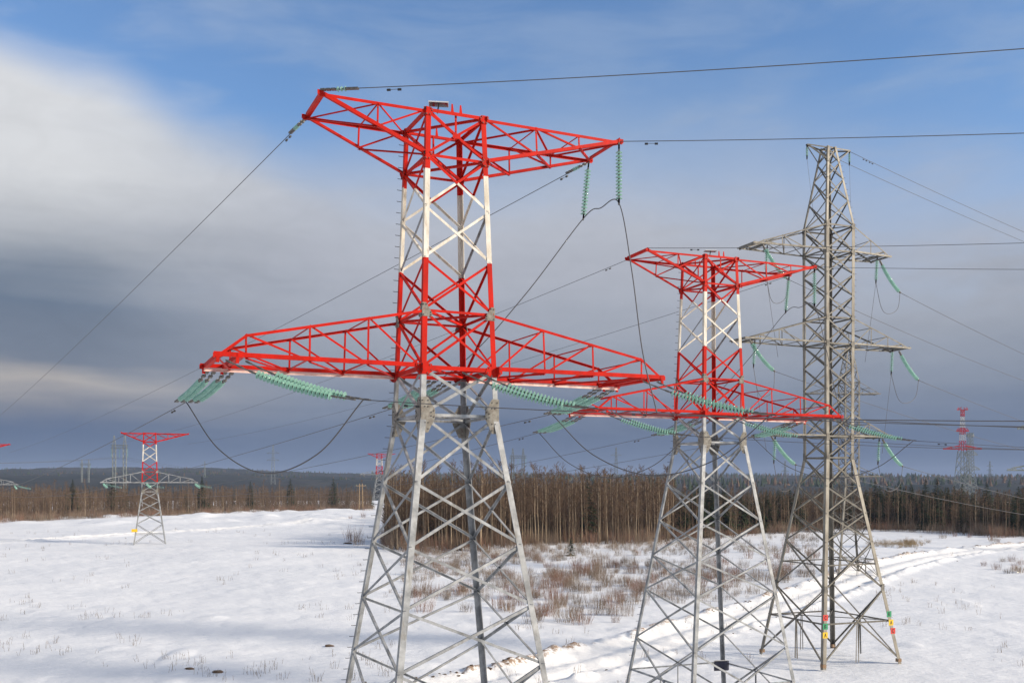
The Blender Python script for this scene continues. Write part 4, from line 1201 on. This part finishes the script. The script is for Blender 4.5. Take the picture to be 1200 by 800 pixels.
low = [bare_tree(12.0, trng, 26, 2, .023, .08 + .04 * (_ % 4)) for _ in range(8)]
lsp = [spruce(11.0, trng, .45) for _ in range(4)]
items = []
for i in range(7600):
    px = random.uniform(-120, 1320); E0 = edge_dist(px)
    if 436 < px < 452: continue
    dep = random.random() ** 1.3 * 150; D = E0 + 8 + dep; X = (px - 600) / 1170.7 * D; z = float(base_h(np.array([X]), np.array([D]))[0])
    right = px > 790; h = random.uniform(7.5, 11.5) if px < 440 else (random.uniform(10, 14.2) if not right else random.uniform(7, 10.5)); h *= .9 + .25 * vnoise(np.array([X / 25.]), np.array([D / 25.]), 4)[0]
    if (right and random.random() < .10) or random.random() < .012:
        (tv, tf), (v, f) = random.choice(lsp); s = h / 11.0; items.append((xf(v, X, D, z, s, random.random() * 6), f, 2)); continue
    (tv, tf), (v, f) = random.choice(low); s = h / 12.0; rz = random.random() * 6.28
    items.append((xf(tv, X, D, z, s, rz), tf, 0 if random.random() < (.12 if px < 440 else .25) else 1)); items.append((xf(v, X, D, z, s, rz), f, 3))
merge('woodland', items, 'dense leafless wood behind the front row of trees', [MT['bark_pale'], MT['bark_brown'], MT['needle'], MT['twig']])
# undergrowth at the wood's foot
items = []; us = [shrub(2.0, trng, 22, 1.2) for _ in range(6)]
for i in range(5200):
    px = random.uniform(-60, 1260); E0 = edge_dist(px)
    if 436 < px < 452: continue
    D = E0 - 5 + random.random() ** .8 * 60; X = (px - 600) / 1170.7 * D; V, F = random.choice(us); s = random.uniform(.7, 1.9)
    items.append((xf(V, X, D, float(base_h(np.array([X]), np.array([D]))[0]), s, random.random() * 6), F, random.choice((0, 2, 2, 1))))
merge('undergrowth', items, 'thin bare undergrowth along the foot of the wood', [MT['twig'], MT['twig_red'], MT['weed']])
# far woods on the hills
items = []; fs = []
for k in range(5):
    V, F = [], []; rr = trng
    for j in range(5):
        z0 = j * .19; w = .15 * (1 - j * .18)
        i0 = len(V)
        for t in range(6): V.append(np.array([math.cos(t * 1.047) * w * rr.uniform(.7, 1.2), math.sin(t * 1.047) * w * rr.uniform(.7, 1.2), z0 + rr.uniform(-.03, .03)]))
        for t in range(6): V.append(np.array([0, 0, min(1.0, z0 + .34)]))
        for t in range(6): F.append((i0 + t, i0 + (t + 1) % 6, i0 + 6 + (t + 1) % 6, i0 + 6 + t))
    fs.append((np.array(V), np.array(F)))
for i in range(6500):
    a = random.uniform(-31, 31); D = (1500 if a < 4 else 950) + 2700 * random.random(); X = D * math.tan(R(a)); z = float(base_h(np.array([X]), np.array([D]))[0])
    if vnoise(np.array([X / 160.]), np.array([D / 160.]), 12)[0] < -.22: continue
    V, F = random.choice(fs); h = random.uniform(8, 17) * (1 if a > -8 else .7); items.append((xf(V, X, D, z, h * random.uniform(1.3, 2.6), random.random() * 6, h), F, 0 if random.random() < .6 else 1))
merge('distant_woodland', items, 'dark distant woods on the low hills', [MT['needle'], MT['twig']])
# dry weeds poking through the snow
items = []
for i in range(900):
    if i < 560: px = random.uniform(0, 470); y = 622 + 178 * random.random() ** 1.2
    else: px = random.uniform(560, 1200); y = random.uniform(640, 800)
    D = depth_at(px, y); X = (px - 600) / 1170.7 * D
    if vnoise(np.array([X / 9.]), np.array([D / 9.]), 17)[0] < .02: continue
    V, F = [], []
    for _ in range(random.randint(2, 7)):
        p = np.array([trng.normal(0, .22), trng.normal(0, .22), -.05]); d = np.array([trng.normal(0, .18), trng.normal(0, .18), 1]); L = trng.uniform(.2, .75)
        stick(V, F, p, p + d * L, .012, .006)
        e = trng.normal(0, .5, 3); e[2] = .7; stick(V, F, p + d * L * .6, p + d * L * .6 + e * L * .35, .008, .004)
    items.append((xf(np.array(V), X, D, H(X, D), 1, 0), np.array(F), 0))
# weeds and saplings filling the cut clearing
for i in range(2300):
    px = random.uniform(470, 960); D = random.uniform(104, edge_dist(px) - 3); X = (px - 600) / 1170.7 * D
    if abs(float(sdist(np.array([X]), np.array([D]), ROADS)[0])) < 5 or float(sdist(np.array([X]), np.array([D]), ROADS)[0]) < 0: continue
    if vnoise(np.array([X / 8.]), np.array([D / 8.]), 19)[0] < -.14: continue
    V, F = random.choice(us); s = random.uniform(.25, .75); items.append((xf(V, X, D, H(X, D), s, random.random() * 6), F, 0))
merge('dry_weeds', items, 'dry weeds and saplings poking out of the snow', [MT['weed']])
items = []
for i in range(260):
    px = random.gauss(1065, 8) if i < 170 else random.gauss(1035, 10); y = random.gauss(637, 2.0); D = depth_at(px, y); X = (px - 600) / 1170.7 * D
    V, F = random.choice(us); items.append((xf(V, X, D, H(X, D), random.uniform(.25, .42), random.random() * 6), F, 0))
merge('dry_grass', items, 'straw coloured dry grass patch beyond the bend of the track', [MT['straw']])
# clods of earth along the track's banks
def lump(rng, n=7):
    V = [np.array([0, 0, .5])]; F = []
    for j, (r, z) in enumerate(((.6, .35), (1.0, .0), (.8, -.3))):
        for t in range(n): V.append(np.array([math.cos(t * 6.2832 / n) * r * rng.uniform(.7, 1.25), math.sin(t * 6.2832 / n) * r * rng.uniform(.7, 1.25), z + rng.uniform(-.12, .12)]))
    for t in range(n):
        F.append((0, 1 + t, 1 + (t + 1) % n, 0))
        for j in range(2): F.append((1 + j * n + t, 1 + (j + 1) * n + t, 1 + (j + 1) * n + (t + 1) % n, 1 + j * n + (t + 1) % n))
    V = np.array(V); tri = [(a, b, c, d) for a, b, c, d in F if a != d]; top = [(F[i * 3][0], F[i * 3][1], F[i * 3][2]) for i in range(n)]
    me_v = V.tolist() ; return V, np.array(tri), top


items = []; lr = np.random.default_rng(3); RD = smooth_line(ROAD, 4)
for i in range(420):
    k = random.randint(12, len(RD) - 30); p = RD[k] + (RD[k + 1] - RD[k]) * random.random(); d = RD[k + 1] - RD[k]; d = d / np.linalg.norm(d); n = np.array([-d[1], d[0]])
    q = p + n * (random.gauss(3.7, .5) if random.random() < .85 else random.gauss(-3.2, .5))
    if vnoise(np.array([q[0] / 7]), np.array([q[1] / 7]), 9)[0] < 0: continue
    V, F, top = lump(lr); s = random.uniform(.05, .17); items.append((xf(V, q[0], q[1], H(q[0], q[1]) + .02, s, random.random() * 6, s * .8), F, 0))
merge('earth_clods', items, 'brown frozen clods along the snowy track bank', [MT['earth']])


def clod(px, y, s, label):
    D = depth_at(px, y); X = (px - 600) / 1170.7 * D; V, F, top = lump(lr, 9); mb = MB()
    mb.add([Vector(v * np.array([s * 1.5, s, s * .8])) for v in V], [tuple(int(i) for i in f) for f in F] + [tuple(t) for t in top], 'earth')
    o = mb.build('earth_clod', None, False, (X, D, H(X, D) + .05)); tag(o, label, 'earth clod')


clod(386, 757, .30, 'dark clod of earth in the snow left of the nearest pylon')
clod(222, 786, .22, 'small dark clod near the bottom edge on the left snow')
clod(256, 790, .30, 'flat dark clod beside a smaller one at the bottom left')
clod(408, 638, .6, 'snowy brown brush heap at the foot of the nearest pylon left leg')

# ------------------------------------------------------------------ haze
HAZE = True
if HAZE:
    mb = MB(); box(mb, (0, 1700, 70), (6600, 0, 0), (0, 5600, 0), (0, 0, 85), 'snow')
    me = mb.mesh('haze'); me.materials.clear(); hm = bpy.data.materials.new('haze'); hm.use_nodes = True; nt = hm.node_tree; nt.nodes.clear()
    oo = nt.nodes.new('ShaderNodeOutputMaterial'); pv = nt.nodes.new('ShaderNodeVolumePrincipled'); pv.inputs['Density'].default_value = .00011
    pv.inputs['Color'].default_value = (.55, .70, 1.0, 1); nt.links.new(pv.outputs[0], oo.inputs['Volume']); me.materials.append(hm)
    o = link('haze', me); tag(o, 'thin cold winter haze over the plain', None, None, 'stuff')
